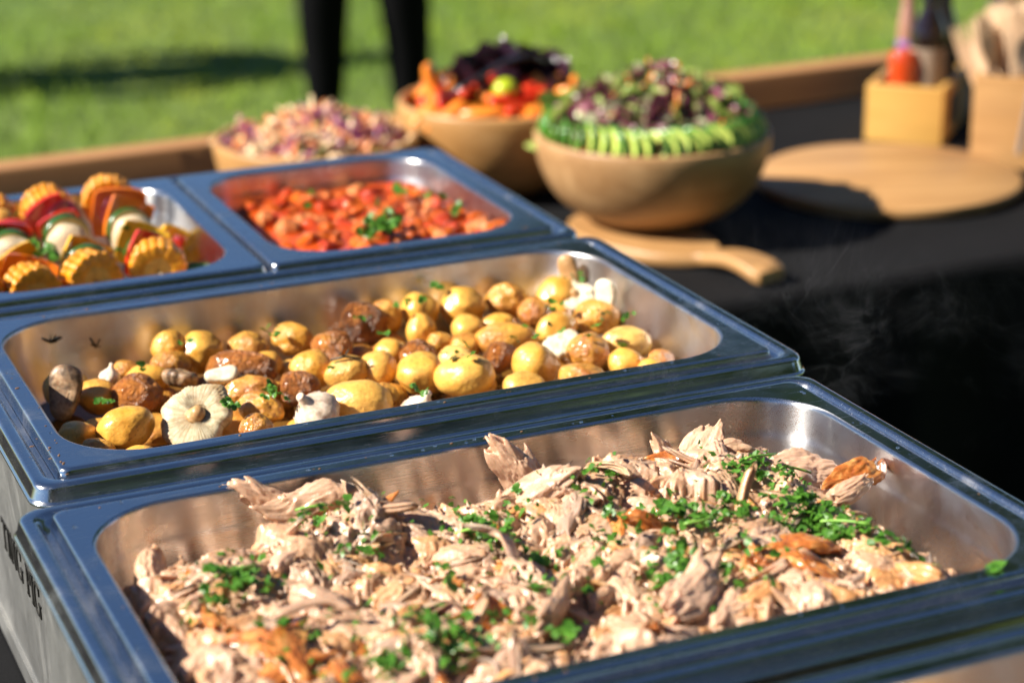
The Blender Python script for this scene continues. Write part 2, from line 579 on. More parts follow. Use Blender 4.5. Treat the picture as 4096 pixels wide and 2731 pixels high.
# ------------------------------------------------------------------ wooden bowls, boards, boxes
def bowl(label, loc, R, H, base, mat, name='wooden_bowl'):
    t = empty(name, loc)
    tag(t, label, 'bowl', 'wooden salad bowls on the far table')
    n = 14
    outer = [(0.001, 0.0), (base - 0.004, 0.0), (base, 0.002)]
    for k in range(1, n + 1):
        a = k / n * PI / 2
        outer.append((base + (R - base) * math.sin(a) ** 0.92, 0.002 + (H - 0.002) * (1 - math.cos(a)) ** 0.95))
    th = 0.0085
    m = MB()
    m.lathe(outer + [(R - 0.001, H + 0.0022), (R - 0.003, H + 0.003), (R - th + 0.002, H + 0.003), (R - th, H + 0.001)], 72, True, False)
    m.build('shell', mat, t, sharp=60)
    inner = [(R - th, H + 0.001)] + [(max(0.004, base - 0.01 + (R - th - base + 0.01) * math.sin(a)), 0.012 + (H - 0.012) * (1 - math.cos(a)))
             for a in np.linspace(PI / 2 * 0.97, 0.0, 12)]
    m = MB()
    m.lathe(inner, 72, False, True)
    m.build('lining', mat, t)
    return t
BL = Vector((0.700, 0.860, TZ + 0.016))     # leaf salad
BC = Vector((0.335, 1.110, TZ + 0.001))     # slaw
BK = Vector((0.612, 1.143, TZ + 0.001))     # roast carrot
bowl('large round wooden bowl of leaf salad, nearest of the three bowls', BL, 0.150, 0.112, 0.055, WOOD_BOWL)
bowl('wooden bowl of coleslaw behind the half pans', BC, 0.134, 0.106, 0.055, WOOD_BOWL2)
bowl('wooden bowl of roast carrots and tomatoes, behind the leaf salad bowl', BK, 0.140, 0.122, 0.060, WOOD_BOWL2)

# paddle board under the leaf salad bowl
t = empty('paddle_board', (0.655, 0.80, TZ + 0.001), math.radians(-75))
tag(t, 'wooden paddle board with a curved handle, under the leaf salad bowl', 'board')
m = MB()
pts = []
def paddle_half(x):
    if x < 0.115:
        return 0.105 * math.sqrt(max(0.0, 1 - ((x - 0.0) / 0.125) ** 2)) if x > -0.122 else 0.02
    return 0.0
xs = np.concatenate([np.linspace(-0.12, 0.09, 18), np.linspace(0.10, 0.225, 14)])
hwid = []
for x in xs:
    disc = 0.066 * math.sqrt(max(0.0, 1 - (x / 0.1205) ** 2)) if abs(x) < 0.1205 else 0
    hwid.append(max(disc, (0.018 + 0.008 * max(0, (x - 0.16) / 0.065)) if x > 0.05 else 0.004))
hwid[-1] = 0.020
lz = [0.0 if x < 0.11 else 0.012 * math.sin((x - 0.11) / 0.115 * PI * 0.9) for x in xs]
loops = []
for x, w, z in zip(xs, hwid, lz):
    loops.append([(x, -w, z + 0.002), (x, -w + 0.002, z), (x, w - 0.002, z), (x, w, z + 0.002), (x, w, z + 0.012), (x, w - 0.002, z + 0.0145), (x, -w + 0.002, z + 0.0145), (x, -w, z + 0.012)])
m.loft(loops, True, True, True)
m.build('paddle', BAMBOO_D, t, sharp=50)

t = empty('round_board', (1.086, 0.900, TZ + 0.001), math.radians(-20))
tag(t, 'thin round wooden board lying beside the leaf salad bowl', 'board')
m = MB()
m.lathe([(0.001, 0), (0.176, 0), (0.180, 0.003), (0.1815, 0.009), (0.180, 0.015), (0.1765, 0.0175), (0.001, 0.0176)], 96)
m.build('disc', BAMBOO_D, t, sharp=40)

def open_box(name, label, loc, rz, w, d, h, mat, th=0.010):
    """front at local y=0, runs back to y=d"""
    t = empty(name, loc, rz)
    tag(t, label, 'box')
    for nm, lo, hi in (('front_panel', (0, 0, 0), (w, th, h)), ('back_panel', (0, d - th, 0), (w, d, h)),
                       ('side_panel', (0, th + .0004, 0), (th, d - th - .0004, h)), ('side_panel', (w - th, th + .0004, 0), (w, d - th - .0004, h)),
                       ('floor_panel', (th + .0004, th + .0004, 0.003), (w - th - .0004, d - th - .0004, 0.011))):
        m = MB()
        x0, y0, z0 = lo
        x1, y1, z1 = hi
        b = 0.0016
        m.loft([rrect((x1 - x0) / 2 - e, (y1 - y0) / 2 - e, 0.0015, z, 2, ((x0 + x1) / 2, (y0 + y1) / 2)) for e, z in
                ((b, z0), (0, z0 + b), (0, z1 - b), (b, z1))], True, True, True)
        m.build(nm, mat, t, sharp=40)
    return t
BOXR = math.radians(-46.4)
cb = open_box('sauce_caddy', 'yellow bamboo caddy holding sauce bottles by the table rail', (1.199, 1.132, TZ + .001), BOXR, 0.1145, 0.187, 0.086, BAMBOO)
m = MB()
m.box((0.1146, 0.045, 0.022), (0.1152, 0.105, 0.066))
m.build('black_plaque', DARK, cb, smooth=False)
fb = open_box('cutlery_box', 'tall wooden box of wooden forks at the right edge', (1.245, 0.934, TZ + .001), math.radians(-42), 0.19, 0.17, 0.130, BAMBOO_D, 0.012)

# bottles in the caddy
GLASS_D = NT('dark_sauce').set(Base_Color=(0.012, 0.006, 0.005), Roughness=0.08, Coat_Weight=0.6).m
GLASS_R = NT('red_sauce').set(Base_Color=(0.42, 0.045, 0.008), Roughness=0.12, Coat_Weight=0.6).m
GLASS_P = NT('pink_sauce').set(Base_Color=(0.34, 0.17, 0.12), Roughness=0.15, Coat_Weight=0.5).m
CAPB = m_plain('black_cap', (0.012, 0.012, 0.014), 0.22)
LABW = m_plain('paper_label', (0.23, 0.17, 0.12), 0.5, 0.3, 60)
LABO = m_plain('orange_label', (0.55, 0.13, 0.02), 0.45, 0.4, 60)
LABV = m_plain('violet_label', (0.22, 0.12, 0.30), 0.35, 0.3, 70)
FOIL = m_plain('silver_foil', (0.55, 0.60, 0.66), 0.25, 0.1, Metallic=1.0)
def bottle(label, lx, ly, R, H, neck, liq, lab, cap, z0=0.012):
    base = Matrix.Rotation(BOXR, 4, 'Z') @ Vector((lx, ly, 0))
    t = empty('sauce_bottle', (1.199 + base.x, 1.132 + base.y, TZ + 0.001 + z0))
    tag(t, label, 'bottle', 'sauce bottles in the bamboo caddy')
    m = MB()
    sh = H * 0.66
    m.lathe([(0.002, 0), (R - .003, 0), (R, .003), (R, sh), (R * .93, sh + .010), (neck * 1.25, sh + .030), (neck, sh + .042), (neck, H - .022)], 28, True, True)
    m.build('glass', liq, t, sharp=60)
    m = MB()
    m.lathe([(R + .0005, sh * .18), (R + .0006, sh * .19), (R + .0006, sh * .86), (R + .0005, sh * .87)], 28)
    m.build('paper_wrap', lab, t)
    m = MB()
    m.lathe([(neck + .001, H - .026), (neck + .0025, H - .025), (neck + .0025, H - .002), (neck + .001, H), (0.001, H)], 24, True, False)
    m.build('cap', cap, t, sharp=40)
bottle('tall dark sauce bottle with a brown paper band in the caddy', 0.076, 0.064, .027, .215, .012, GLASS_D, LABW, CAPB)
bottle('short red sauce bottle with an orange band, front of the caddy', 0.046, 0.040, .0225, .118, .0185, GLASS_R, LABO, GLASS_R)
bottle('black sauce bottle at the back right of the caddy', 0.083, 0.125, .0245, .205, .013, GLASS_D, GLASS_D, CAPB)
bottle('pale pink sauce bottle with a violet band, back left of the caddy', 0.026, 0.150, .0150, .200, .009, GLASS_P, LABV, GLASS_P)

# wooden forks standing in the box
fork = MB()
for k in range(4):
    x = (k - 1.5) * 0.0058
    fork.loft([[(x - w, -.0009, z), (x + w, -.0009, z), (x + w, .0009, z), (x - w, .0009, z)] for w, z in ((.0021, .128), (.0019, .145), (.0006, .160))], True, True, True)
fork.loft([[(-w, -.0009, z), (w, -.0009, z), (w, .0009, z), (-w, .0009, z)] for w, z in ((.0055, 0), (.0045, .06), (.006, .095), (.0108, .112), (.0112, .128))], True, True, True)
fm = fork.mesh('fork', m_wood('fork_birch', (0.66, 0.45, 0.27), (0.78, 0.58, 0.38), 2, 12, 0.6), smooth=False)
Mb = Matrix.Translation((1.245, 0.934, TZ + 0.015)) @ Matrix.Rotation(math.radians(-42), 4, 'Z')
FL = ('pale wooden fork at the left of the bundle in the cutlery box', 'pale wooden fork in the middle of the bundle in the cutlery box', 'pale wooden fork at the right of the bundle in the cutlery box')
for k in range(84):
    lx = 0.018 + 0.145 * random.random()
    ly = 0.020 + 0.12 * random.random()
    hgt = 0.062 - 0.05 * ((lx - 0.09) / 0.075) ** 2
    o = link('wooden_fork', fm, None)
    o.matrix_world = Mb @ Matrix.Translation((lx, ly, max(0.0, hgt) * random.uniform(.5, 1.0) + .01)) @ Euler((random.uniform(-.20, .12), (lx - 0.09) * 3.0 + random.uniform(-.14, .14), random.uniform(-.8, .8))).to_matrix().to_4x4()
    tag(o, FL[min(2, int((lx - 0.018) / 0.0485))], 'fork', 'wooden forks in the cutlery box')
m = MB()
m.lathe([(0.001, -.006), (.018, -.005), (.026, -.001), (.030, .004), (.028, .004), (.022, .001), (.001, -.002)], 32)
m.tube([(0, -.028, .003), (0, -.07, .004), (0, -.14, .002)], [.006, .0045, .0055], 8)
o = m.build('wooden_spoon', m_plain('grey_brown_wood', (0.17, 0.125, 0.095), 0.5, 0.2, 80), None, sharp=50)
o.matrix_world = Mb @ Matrix.Translation((0.082, 0.012, 0.150)) @ Euler((math.radians(78), 0.15, 0.25)).to_matrix().to_4x4()
tag(o, 'dark round wooden spoon in front of the forks in the box', 'spoon')

# ------------------------------------------------------------------ people on the lawn
SKIN = NT('skin').set(Base_Color=(0.55, 0.32, 0.23), Roughness=0.5, Subsurface_Weight=0.15).m
BLACKF = m_plain('black_trousers', (0.0022, 0.0022, 0.003), 0.95, 0.3, 60, Specular_IOR_Level=0.1)
BLACKT = m_plain('dark_top', (0.018, 0.018, 0.022), 0.85, 0.3, 60)
SHOE = m_plain('black_shoe', (0.012, 0.011, 0.010), 0.5)
HAIRM = m_plain('brown_hair', (0.05, 0.025, 0.012), 0.6)
def skin_mesh(name, verts, edges, rad, mat, parent, root=0, sub=2):
    me = bpy.data.meshes.new(name)
    me.from_pydata(verts, edges, [])
    o = link(name, me, parent)
    md = o.modifiers.new('skin', 'SKIN')
    md.use_smooth_shade = True
    for i, q in enumerate(rad):
        me.skin_vertices[0].data[i].radius = (q, q) if isinstance(q, (int, float)) else q
    me.skin_vertices[0].data[root].use_root = True
    s = o.modifiers.new('sub', 'SUBSURF')
    s.levels = s.render_levels = sub
    me.materials.append(mat)
    return o
def person(label, loc, rz, footL, footR, h=1.72, group='people standing on the lawn'):
    """feet given relative to loc; body, trousers, top, shoes and hair"""
    t = empty('person', loc, rz)
    tag(t, label, 'person', group)
    fl, fr = Vector((*footL, 0)), Vector((*footR, 0))
    c = (fl + fr) / 2
    k = h / 1.72
    def P(x, y, z):
        return (c.x + x * k, c.y + y * k, z * k)
    def leg(f, s):
        hip = Vector(P(s * 0.095, 0, 0.90))
        kn = hip.lerp(f + Vector((0, 0, 0.08 * k)), 0.50) + Vector((s * 0.004, -0.035, 0.02))
        calf = kn.lerp(f + Vector((0, .03, 0.09 * k)), 0.36) + Vector((s * .006, 0.015, 0))
        return [tuple(hip), tuple(hip.lerp(kn, .5)), tuple(kn), tuple(calf), tuple(f + Vector((0, 0.035, 0.09 * k)))]
    L, Rr = leg(fl, -1), leg(fr, 1)
    def toe(f):
        return [tuple(f + Vector((0, 0.04, 0.04))), tuple(f + Vector((0, -0.08, 0.03))), tuple(f + Vector((0, -0.15, 0.022)))]
    arms = []
    for s in (-1, 1):
        arms.append([P(s * .19, 0, 1.40), P(s * .25, .03, 1.13), P(s * .23, -.06, .90), P(s * .225, -.08, .84)])
    v = [P(0, 0, .95), P(0, 0, 1.12), P(0, 0, 1.32), P(0, 0, 1.42), P(0, -.005, 1.50), P(0, -.02, 1.60), P(0, -.02, 1.66)]
    e = [(0, 1), (1, 2), (2, 3), (3, 4), (4, 5), (5, 6)]
    rd = [(.15, .11), (.135, .10), (.16, .11), (.13, .09), .052, (.075, .095), (.06, .07)]
    for ch in (L, Rr):
        b = len(v)
        v += ch
        e += [(0, b)] + [(b + i, b + i + 1) for i in range(4)]
        rd += [.085, .075, .056, .053, .038]
    for ch in arms:
        b = len(v)
        v += ch
        e += [(3, b)] + [(b + i, b + i + 1) for i in range(3)]
        rd += [.055, .042, .030, .034]
        hb = len(v) - 1
        hp = Vector(ch[-1])
        for q in range(5):
            a = (q - 2) * 0.012
            v += [tuple(hp + Vector((a, 0.0, -.05 + (0.015 if q == 0 else 0)))), tuple(hp + Vector((a, .012, -.095 - .008 * (q == 2) + (.03 if q == 0 else 0))))]
            e += [(hb, len(v) - 2), (len(v) - 2, len(v) - 1)]
            rd += [.010, .008]
    skin_mesh('body', v, e, rd, SKIN, t)
    tv = [P(0, 0, .99), P(0, 0, .93)]
    te = [(0, 1)]
    tr = [(.15, .115), (.16, .12)]
    for ch in (L, Rr):
        b = len(tv)
        tv += ch
        te += [(1, b)] + [(b + i, b + i + 1) for i in range(4)]
        tr += [.105, .100, .090, .080, .060]
    skin_mesh('trousers', tv, te, tr, BLACKF, t, 1)
    uv = [P(0, 0, .97), P(0, 0, 1.14), P(0, 0, 1.33), P(0, 0, 1.435)]
    ue = [(0, 1), (1, 2), (2, 3)]
    ur = [(.165, .125), (.155, .115), (.175, .125), (.12, .085)]
    for ch in arms:
        b = len(uv)
        uv += ch[:3]
        ue += [(3, b), (b, b + 1), (b + 1, b + 2)]
        ur += [.068, .056, .045]
    skin_mesh('top', uv, ue, ur, BLACKT, t)
    for f in (fl, fr):
        q = toe(f)
        skin_mesh('shoe', q, [(0, 1), (1, 2)], [.046, .046, .032], SHOE, t)
    skin_mesh('hair', [P(0, .01, 1.62), P(0, 0, 1.69), P(0, .045, 1.55)], [(0, 1), (0, 2)], [(.085, .10), (.07, .085), .06], HAIRM, t)
    return t
person('person in black trousers standing on the lawn beyond the bowls', (1.59, 4.40, GZ), math.radians(-24), (-.135, 0.0), (.125, 0.0))
person('person in dark clothes out of frame, shadow falling on the grass', (-0.12, 6.00, GZ), math.radians(80), (-.12, 0.0), (.12, 0.02)).scale = (1.35, 1.2, 1.0)  # unseen figure added as a shadow caster, widened to broaden the shadow
person('person in dark clothes at the far right corner of the lawn', (4.78, 5.36, GZ), math.radians(-40), (-.12, 0.0), (.13, 0.0))
import bmesh
def ico(sub):
    bm = bmesh.new()
    bmesh.ops.create_icosphere(bm, subdivisions=sub, radius=1)
    v = np.array([q.co[:] for q in bm.verts])
    f = [[q.index for q in g.verts] for g in bm.faces]
    bm.free()
    return v, f
ICO4, ICO3, ICO2 = ico(5), ico(4), ico(3)
# ------------------------------------------------------------------ food materials
def m_meat():
    t = NT('pulled_pork').set(Roughness=0.42, Subsurface_Weight=0.30, Subsurface_Scale=0.005, Specular_IOR_Level=0.5, Coat_Weight=0.30, Coat_Roughness=0.22)
    t.b.inputs['Subsurface Radius'].default_value = (1.0, 0.45, 0.25)
    oi = t.n('ShaderNodeObjectInfo')
    sep = t.n('ShaderNodeSeparateColor')
    at = t.n('ShaderNodeVertexColor', layer_name='tone')
    t.l(t.mix(1.0, oi.outputs['Color'], at.outputs[0], 'ADD'), sep.inputs[0])
    geo = t.n('ShaderNodeNewGeometry')
    big = t.noise(geo.outputs['Position'], 55, 3, 0.6)
    v = t.coord('Object', (110, 900, 900))
    fib = t.noise(v, 1.0, 3, 0.6)
    c = t.ramp(big, [(0.28, (0.28, 0.16, 0.092)), (0.44, (0.47, 0.285, 0.165)), (0.60, (0.58, 0.37, 0.235)), (0.76, (0.52, 0.245, 0.078))])
    c = t.mix(t.math('MULTIPLY', sep.outputs[0], 0.85), c, (0.56, 0.24, 0.055))      # caramel pieces
    c = t.mix(t.math('MULTIPLY', sep.outputs[1], 0.80), c, (0.31, 0.215, 0.165))     # grey-brown pieces
    c = t.mix(t.math('MULTIPLY', sep.outputs[2], 0.60), c, (0.62, 0.40, 0.29))       # pink pieces
    c = t.mix(t.val(fib, [(0.33, 0.40), (0.58, 0.0)]), c, (0.34, 0.17, 0.08))
    t.col(c)
    t.rough(t.val(big, [(0.3, 0.26), (0.7, 0.46)]))
    gr = t.noise(geo.outputs['Position'], 650, 3, 0.6)
    t.bump(t.math('ADD', fib, t.math('MULTIPLY', gr, 0.7)), 0.45, 0.0009)
    return t.m
MEAT = m_meat()
def m_crackling():
    t = NT('crackling').set(Roughness=0.22, Coat_Weight=0.5, Coat_Roughness=0.15, Subsurface_Weight=0.1, Subsurface_Scale=0.003)
    n = t.noise(t.coord('Object', (1, 1, 1)), 120, 4, 0.6)
    t.col(t.ramp(n, [(0.3, (0.20, 0.045, 0.010)), (0.5, (0.42, 0.13, 0.025)), (0.72, (0.62, 0.30, 0.09))]))
    t.bump(n, 0.5, 0.002)
    return t.m
CRACK = m_crackling()
def m_leaf(name, c0, c1, trans=0.30, rough=0.4):
    t = NT(name).set(Roughness=rough)
    n = t.noise(t.coord('Object', (1, 1, 1)), 90, 3)
    oi = t.n('ShaderNodeObjectInfo')
    c = t.ramp(n, [(0.3, c0), (0.7, c1)])
    c = t.mix(t.math('MULTIPLY', oi.outputs['Random'], 0.5), c, tuple(x * 0.45 for x in c0))
    t.col(c)
    tr = t.n('ShaderNodeBsdfTranslucent')
    t.l(c, tr.inputs[0])
    mx = t.n('ShaderNodeMixShader')
    mx.inputs[0].default_value = trans
    out = t.t.nodes['Material Output']
    t.l(t.b.outputs[0], mx.inputs[1])
    t.l(tr.outputs[0], mx.inputs[2])
    t.l(mx.outputs[0], out.inputs[0])
    t.bump(n, 0.3, 0.001)
    return t.m
PARSLEY = m_leaf('parsley_green', (0.050, 0.175, 0.014), (0.14, 0.33, 0.038))
STEMG = m_plain('parsley_stem', (0.20, 0.40, 0.06), 0.4, 0.2, 80)

# ------------------------------------------------------------------ shared little meshes
def meat_piece(L, Wd, Th, seed, bend=0.3, nb=4, nt=18, ns=11, rag=0.34):
    """one torn piece: a few blunt bundles of ridged muscle fibre lying side by side, ragged at both ends"""
    r = random.Random(seed)
    m = MB()
    for j in range(nb):
        one = nb == 1
        w = Wd * (1.0 if one else r.uniform(.22, .48))
        h = Th * (1.0 if one else r.uniform(.30, .60))
        ln = L * (1.0 if one else r.uniform(.55, 1.0))
        oy = 0 if one else (j - (nb - 1) / 2) / nb * Wd * 1.7 + r.uniform(-.15, .15) * Wd
        oz = 0 if one else r.uniform(-.35, .45) * Th
        yaw = 0 if one else r.uniform(-.28, .28)
        pit = 0 if one else r.uniform(-.22, .22)
        ox = 0 if one else r.uniform(-.22, .22) * (L - ln * .5)
        th = np.linspace(0, 2 * PI, nt, endpoint=False)
        sd = seed * 13 + j
        jag0 = vn(np.stack([np.cos(th) * 2.6, np.sin(th) * 2.6, th * 0 + sd], 1), sd) * .22 * ln
        jag1 = vn(np.stack([np.cos(th) * 2.6, np.sin(th) * 2.6, th * 0 + sd + 7], 1), sd + 1) * .22 * ln
        loops = []
        prof = [(0.0, .12)] + [(0.02, .62)] + [(q, 1.0) for q in np.linspace(.10, .90, ns - 4)] + [(.98, .60), (1.0, .10)]
        for k, (q, rr_) in enumerate(prof):
            big = vn(np.stack([np.cos(th) * .9, np.sin(th) * .9, th * 0 + q * 2.6 + sd], 1), sd + 2)
            fib = vn(np.stack([np.cos(th) * 3.4, np.sin(th) * 3.4, th * 0 + q * 1.3 + sd], 1), sd + 3)
            fin = vn(np.stack([np.cos(th) * 5.0, np.sin(th) * 5.0, th * 0 + q * 5.0 + sd], 1), sd + 4)
            rad = rr_ * (.85 + .30 * big + rag * fib + .13 * fin) * (.80 + .20 * math.sin(PI * q))
            x = (q - .5) * ln + jag0 * (1 - q) + jag1 * q
            y = rad * w * np.cos(th)
            z = rad * h * np.sin(th)
            u = (q - .5) * 2
            y = y + bend * ln * .12 * math.sin(u * 1.8 + sd)
            z = z + bend * ln * .10 * (u * u - .4) * math.cos(sd * 1.7)
            X = x * math.cos(yaw) - y * math.sin(yaw)
            Y = x * math.sin(yaw) + y * math.cos(yaw)
            Z = z + X * math.sin(pit)
            loops.append(np.stack([X + ox, Y + oy, Z + oz], 1))
        m.loft(loops, True, True, True)
    return m
def torn(L, Wd, Th, seed, lump=.38, ridge=.16, bend=.3, base=None):
    """one torn lump of meat: fibres run along X, ragged outline"""
    v, f = base or ICO4
    v = np.sign(v) * np.abs(v) ** np.array([.80, .85, .85])
    p = v * np.array([L / 2, Wd, Th])
    q = p * np.array([70, 110, 110]) + seed * 3.7
    g1 = vn(q, seed)
    p = p * (1 + lump * g1)[:, None]
    w_ = p + .0030 * np.stack([vn(p * 130 + seed, seed + 5), vn(p * 130 + seed + 9, seed + 6), vn(p * 130 + seed + 4, seed + 7)], 1)
    fib = vn(w_ * np.array([90, 620, 620]) + seed, seed + 1)
    fin = vn(w_ * np.array([330, 900, 900]) + seed, seed + 2) + .8 * vn(p * 420 + seed, seed + 8)
    tear = vn(p * np.array([20, 330, 330]) + seed * 1.3, seed + 3)
    n = v / np.linalg.norm(v, axis=1)[:, None]
    p = p + n * (ridge * Th * (fib + .5 * fin))[:, None]
    e = np.clip(np.abs(v[:, 0]) - .45, 0, 1) / .55
    p[:, 0] += np.sign(v[:, 0]) * e * tear * L * .30
    u = p[:, 0] / L * 2
    p[:, 2] += bend * L * .16 * (u * u - .3) * math.cos(seed * 1.7)
    p[:, 1] += bend * L * .14 * np.sin(u * 1.7 + seed)
    m = MB()
    m.add(p, f)
    return m
MEAT_CH = [torn(random.uniform(.024, .046), random.uniform(.0075, .012), random.uniform(.0045, .0075), 100 + k, bend=random.uniform(.1, .9)).mesh('meat_chunk', MEAT) for k in range(30)]
MEAT_SH = [meat_piece(random.uniform(.018, .044), random.uniform(.0014, .0030), random.uniform(.0011, .0019), 300 + k, random.uniform(.8, 2.6), 1, 10, 15, .25).mesh('meat_shred', MEAT) for k in range(24)]
MEAT_SL = [torn(random.uniform(.046, .056), random.uniform(.013, .016), random.uniform(.006, .008), 500 + k, .30, .15, .2).mesh('meat_slab', MEAT) for k in range(5)]
CRK = [torn(random.uniform(.028, .046), random.uniform(.010, .014), random.uniform(.0028, .004), 700 + k, .35, .25, 1.0).mesh('crackling_piece', CRACK) for k in range(7)]

def leaf_mesh(seed, size=.011, frag=False):
    r = random.Random(seed)
    m = MB()
    for li, (a0, ln) in enumerate(((0.0, 1.0), (1.05, .85), (-1.05, .85)) if not frag else ((0.0, 1.0), (r.choice((.9, -.9)), .6))):
        n = 6
        mid, le, ri = [], [], []
        for k in range(n + 1):
            s = k / n
            w = .42 * math.sin(PI * min(1, .12 + s * .86)) ** .7 * (1.0 + (.34 if k % 2 else -.22)) * (1 if k < n else .15)
            u = s * ln
            zc = .10 * math.sin(s * 3 + seed) - .25 * s * s * (r.random() - .3)
            cu = .35 * w * r.uniform(.4, 1.2)
            for lst, off in ((mid, 0), (le, w), (ri, -w)):
                x = u * math.cos(a0) - off * math.sin(a0)
                y = u * math.sin(a0) + off * math.cos(a0)
                lst.append((x * size, y * size, (zc + (cu if off else 0)) * size))
        v = mid + le + ri
        f = []
        for k in range(n):
            f += [(k, k + 1, n + 1 + k + 1, n + 1 + k), (k + 1, k, 2 * n + 2 + k, 2 * n + 2 + k + 1)]
        m.add(v, f)
    return m.mesh('parsley_leaf', PARSLEY)
LEAVES = [leaf_mesh(k, .0100, k % 2 == 1) for k in range(8)]
def stem_mesh(seed):
    r = random.Random(seed)
    q = np.linspace(0, 1, 7)
    m = MB()
    m.tube(np.stack([(q - .5) * r.uniform(.016, .030), .004 * np.sin(q * 3 + seed), .003 * np.cos(q * 2.5)], 1), .0009, 5)
    return m.mesh('parsley_stem', STEMG)
STEMS = [stem_mesh(k) for k in range(4)]

def tilt(nrm, yaw, jit=0.3):
    q = Vector((0, 0, 1)).rotation_difference(Vector(nrm).normalized())
    e = Euler((random.gauss(0, jit), random.gauss(0, jit), yaw)).to_quaternion()
    return q @ e

# ------------------------------------------------------------------ pulled pork
PC = (-0.0193, -0.3866)
def sstep(a, b, x):
    t = np.clip((np.asarray(x, float) - a) / (b - a), 0, 1)
    return t * t * (3 - 2 * t)
def pork_h(x, y):
    """heap surface in pan coordinates (pan centre = 0)"""
    x = np.asarray(x, float)
    y = np.asarray(y, float)
    sh = np.shape(x)
    e = sstep(-.262, -.226, x) * (1 - sstep(.172, .236, x)) * sstep(-.147, -.118, y) * (1 - sstep(.070, .132, y))
    q = np.stack([x.ravel() * 17, y.ravel() * 17, x.ravel() * 0], 1)
    n = (fbm(q * 1.5, 3, 41) * .0085).reshape(sh)
    ridge = .012 * np.exp(-((x - .10) ** 2 / .010 + (y - .075) ** 2 / .0016)) + .024 * np.exp(-((x + .095) ** 2 / .0030 + (y - .088) ** 2 / .0011))
    return -.066 + .046 * e + n * (.35 + .65 * e) + ridge
pork = empty('pulled_pork', (*PC, -0.08), 0.0016)
tag(pork, 'heap of pale shredded pulled pork filling the nearest full pan', 'pulled pork')
NXg, NYg = 560, 330
gxs, gys = np.linspace(-.242, .236, NXg), np.linspace(-.138, .136, NYg)
gx, gy = np.meshgrid(gxs, gys)
gz = pork_h(gx, gy) - .006
gt = np.zeros((NYg, NXg, 3))
gt[..., 1] = .6
fr = np.random.default_rng(12)
NF = 2600
for k in range(NF):                                       # overlapping torn flakes, each ridged along its own fibre direction
    cx, cy = fr.uniform(-.240, .228), fr.uniform(-.136, .126)
    big = k < NF * .45
    a_ = fr.uniform(.010, .022) if big else fr.uniform(.005, .014)
    b_ = a_ * (fr.uniform(.28, .55) if big else fr.uniform(.12, .35))
    T = min(.0095, b_ * fr.uniform(.7, 1.4))
    i0, i1 = np.searchsorted(gxs, (cx - a_ * 1.25, cx + a_ * 1.25))
    j0, j1 = np.searchsorted(gys, (cy - a_ * 1.25, cy + a_ * 1.25))
    if i1 - i0 < 3 or j1 - j0 < 3:
        continue
    X, Y = gx[j0:j1, i0:i1] - cx, gy[j0:j1, i0:i1] - cy
    an = fr.uniform(0, PI)
    u, v = X * math.cos(an) + Y * math.sin(an), -X * math.sin(an) + Y * math.cos(an)
    sh = u.shape
    q = np.stack([u.ravel(), v.ravel(), np.full(u.size, k * 1.37)], 1)
    v = v + fr.uniform(-12, 12) * u * u
    n1 = vn(q * (260, 420, 1), 3).reshape(sh)
    d2 = (u / a_) ** 2 + (v / b_) ** 2 + .38 * n1 * (.4 + (u / a_) ** 2)
    m_ = d2 < 1
    if not m_.any():
        continue
    ridge = vn(np.stack([u.ravel() * 60, v.ravel() * 900 + .8 * n1.ravel(), np.full(u.size, k * 2.1)], 1), 5).reshape(sh)
    fine = vn(q * (700, 1500, 1), 8).reshape(sh)
    h0 = float(pork_h(cx, cy)) + fr.uniform(-.0075, .0030)
    z = h0 + T * np.sqrt(np.clip(1 - d2, 0, 1)) + fr.uniform(-.34, .34) * u + fr.uniform(-.4, .4) * v + .0011 * ridge + .0005 * fine
    w = m_ & (z > gz[j0:j1, i0:i1])
    gz[j0:j1, i0:i1] = np.where(w, z, gz[j0:j1, i0:i1])
    r_ = fr.random()
    tn = (fr.uniform(.4, 1), 0, 0) if r_ < .14 else (0, fr.uniform(.3, 1), 0) if r_ < .36 else (0, 0, fr.uniform(.3, 1)) if r_ < .58 else (fr.uniform(0, .3), fr.uniform(0, .3), fr.uniform(0, .3))
    gt[j0:j1, i0:i1][w] = tn
core = MB()
core.v = [np.stack([gx.ravel(), gy.ravel(), gz.ravel() + .08], 1)]
ii, jj = np.meshgrid(np.arange(NXg - 1), np.arange(NYg - 1))
q0 = (jj * NXg + ii).ravel()
core.f = np.stack([q0, q0 + 1, q0 + NXg + 1, q0 + NXg], 1).tolist()
core.m = [0] * len(core.f)
cme = core.mesh('heap_core', MEAT)
ca = cme.color_attributes.new('tone', 'FLOAT_COLOR', 'POINT')
ca.data.foreach_set('color', np.concatenate([gt.reshape(-1, 3), np.ones((NXg * NYg, 1))], 1).ravel())
co = link('heap_core', cme, pork)
co['kind'] = 'stuff'
co.color = (0, 0, 0, 1)

def pork_put(name, me, x, y, dz, yaw, tone, scale=1.0, jit=.32, rot=None):
    h = float(pork_h(x, y))
    d = .006
    nx = -(float(pork_h(x + d, y)) - float(pork_h(x - d, y))) / (2 * d)
    ny = -(float(pork_h(x, y + d)) - float(pork_h(x, y - d))) / (2 * d)
    q = rot if rot is not None else tilt((nx, ny, 1), yaw, jit)
    o = link(name, me, pork, (x, y, h + dz + .08), q)
    o.scale = (scale,) * 3
    o.color = (*tone, 1)
    return o
def tone():
    r = random.random()
    if r < .16:
        return (random.uniform(.4, 1), 0, 0)
    if r < .40:
        return (0, random.uniform(.3, 1), 0)
    if r < .62:
        return (0, 0, random.uniform(.3, 1))
    return (random.uniform(0, .25), random.uniform(0, .25), random.uniform(0, .3))
def in_pan(mx=.212, my0=-.134, my1=.112):
    return random.uniform(-.232, mx), random.uniform(my0, my1)
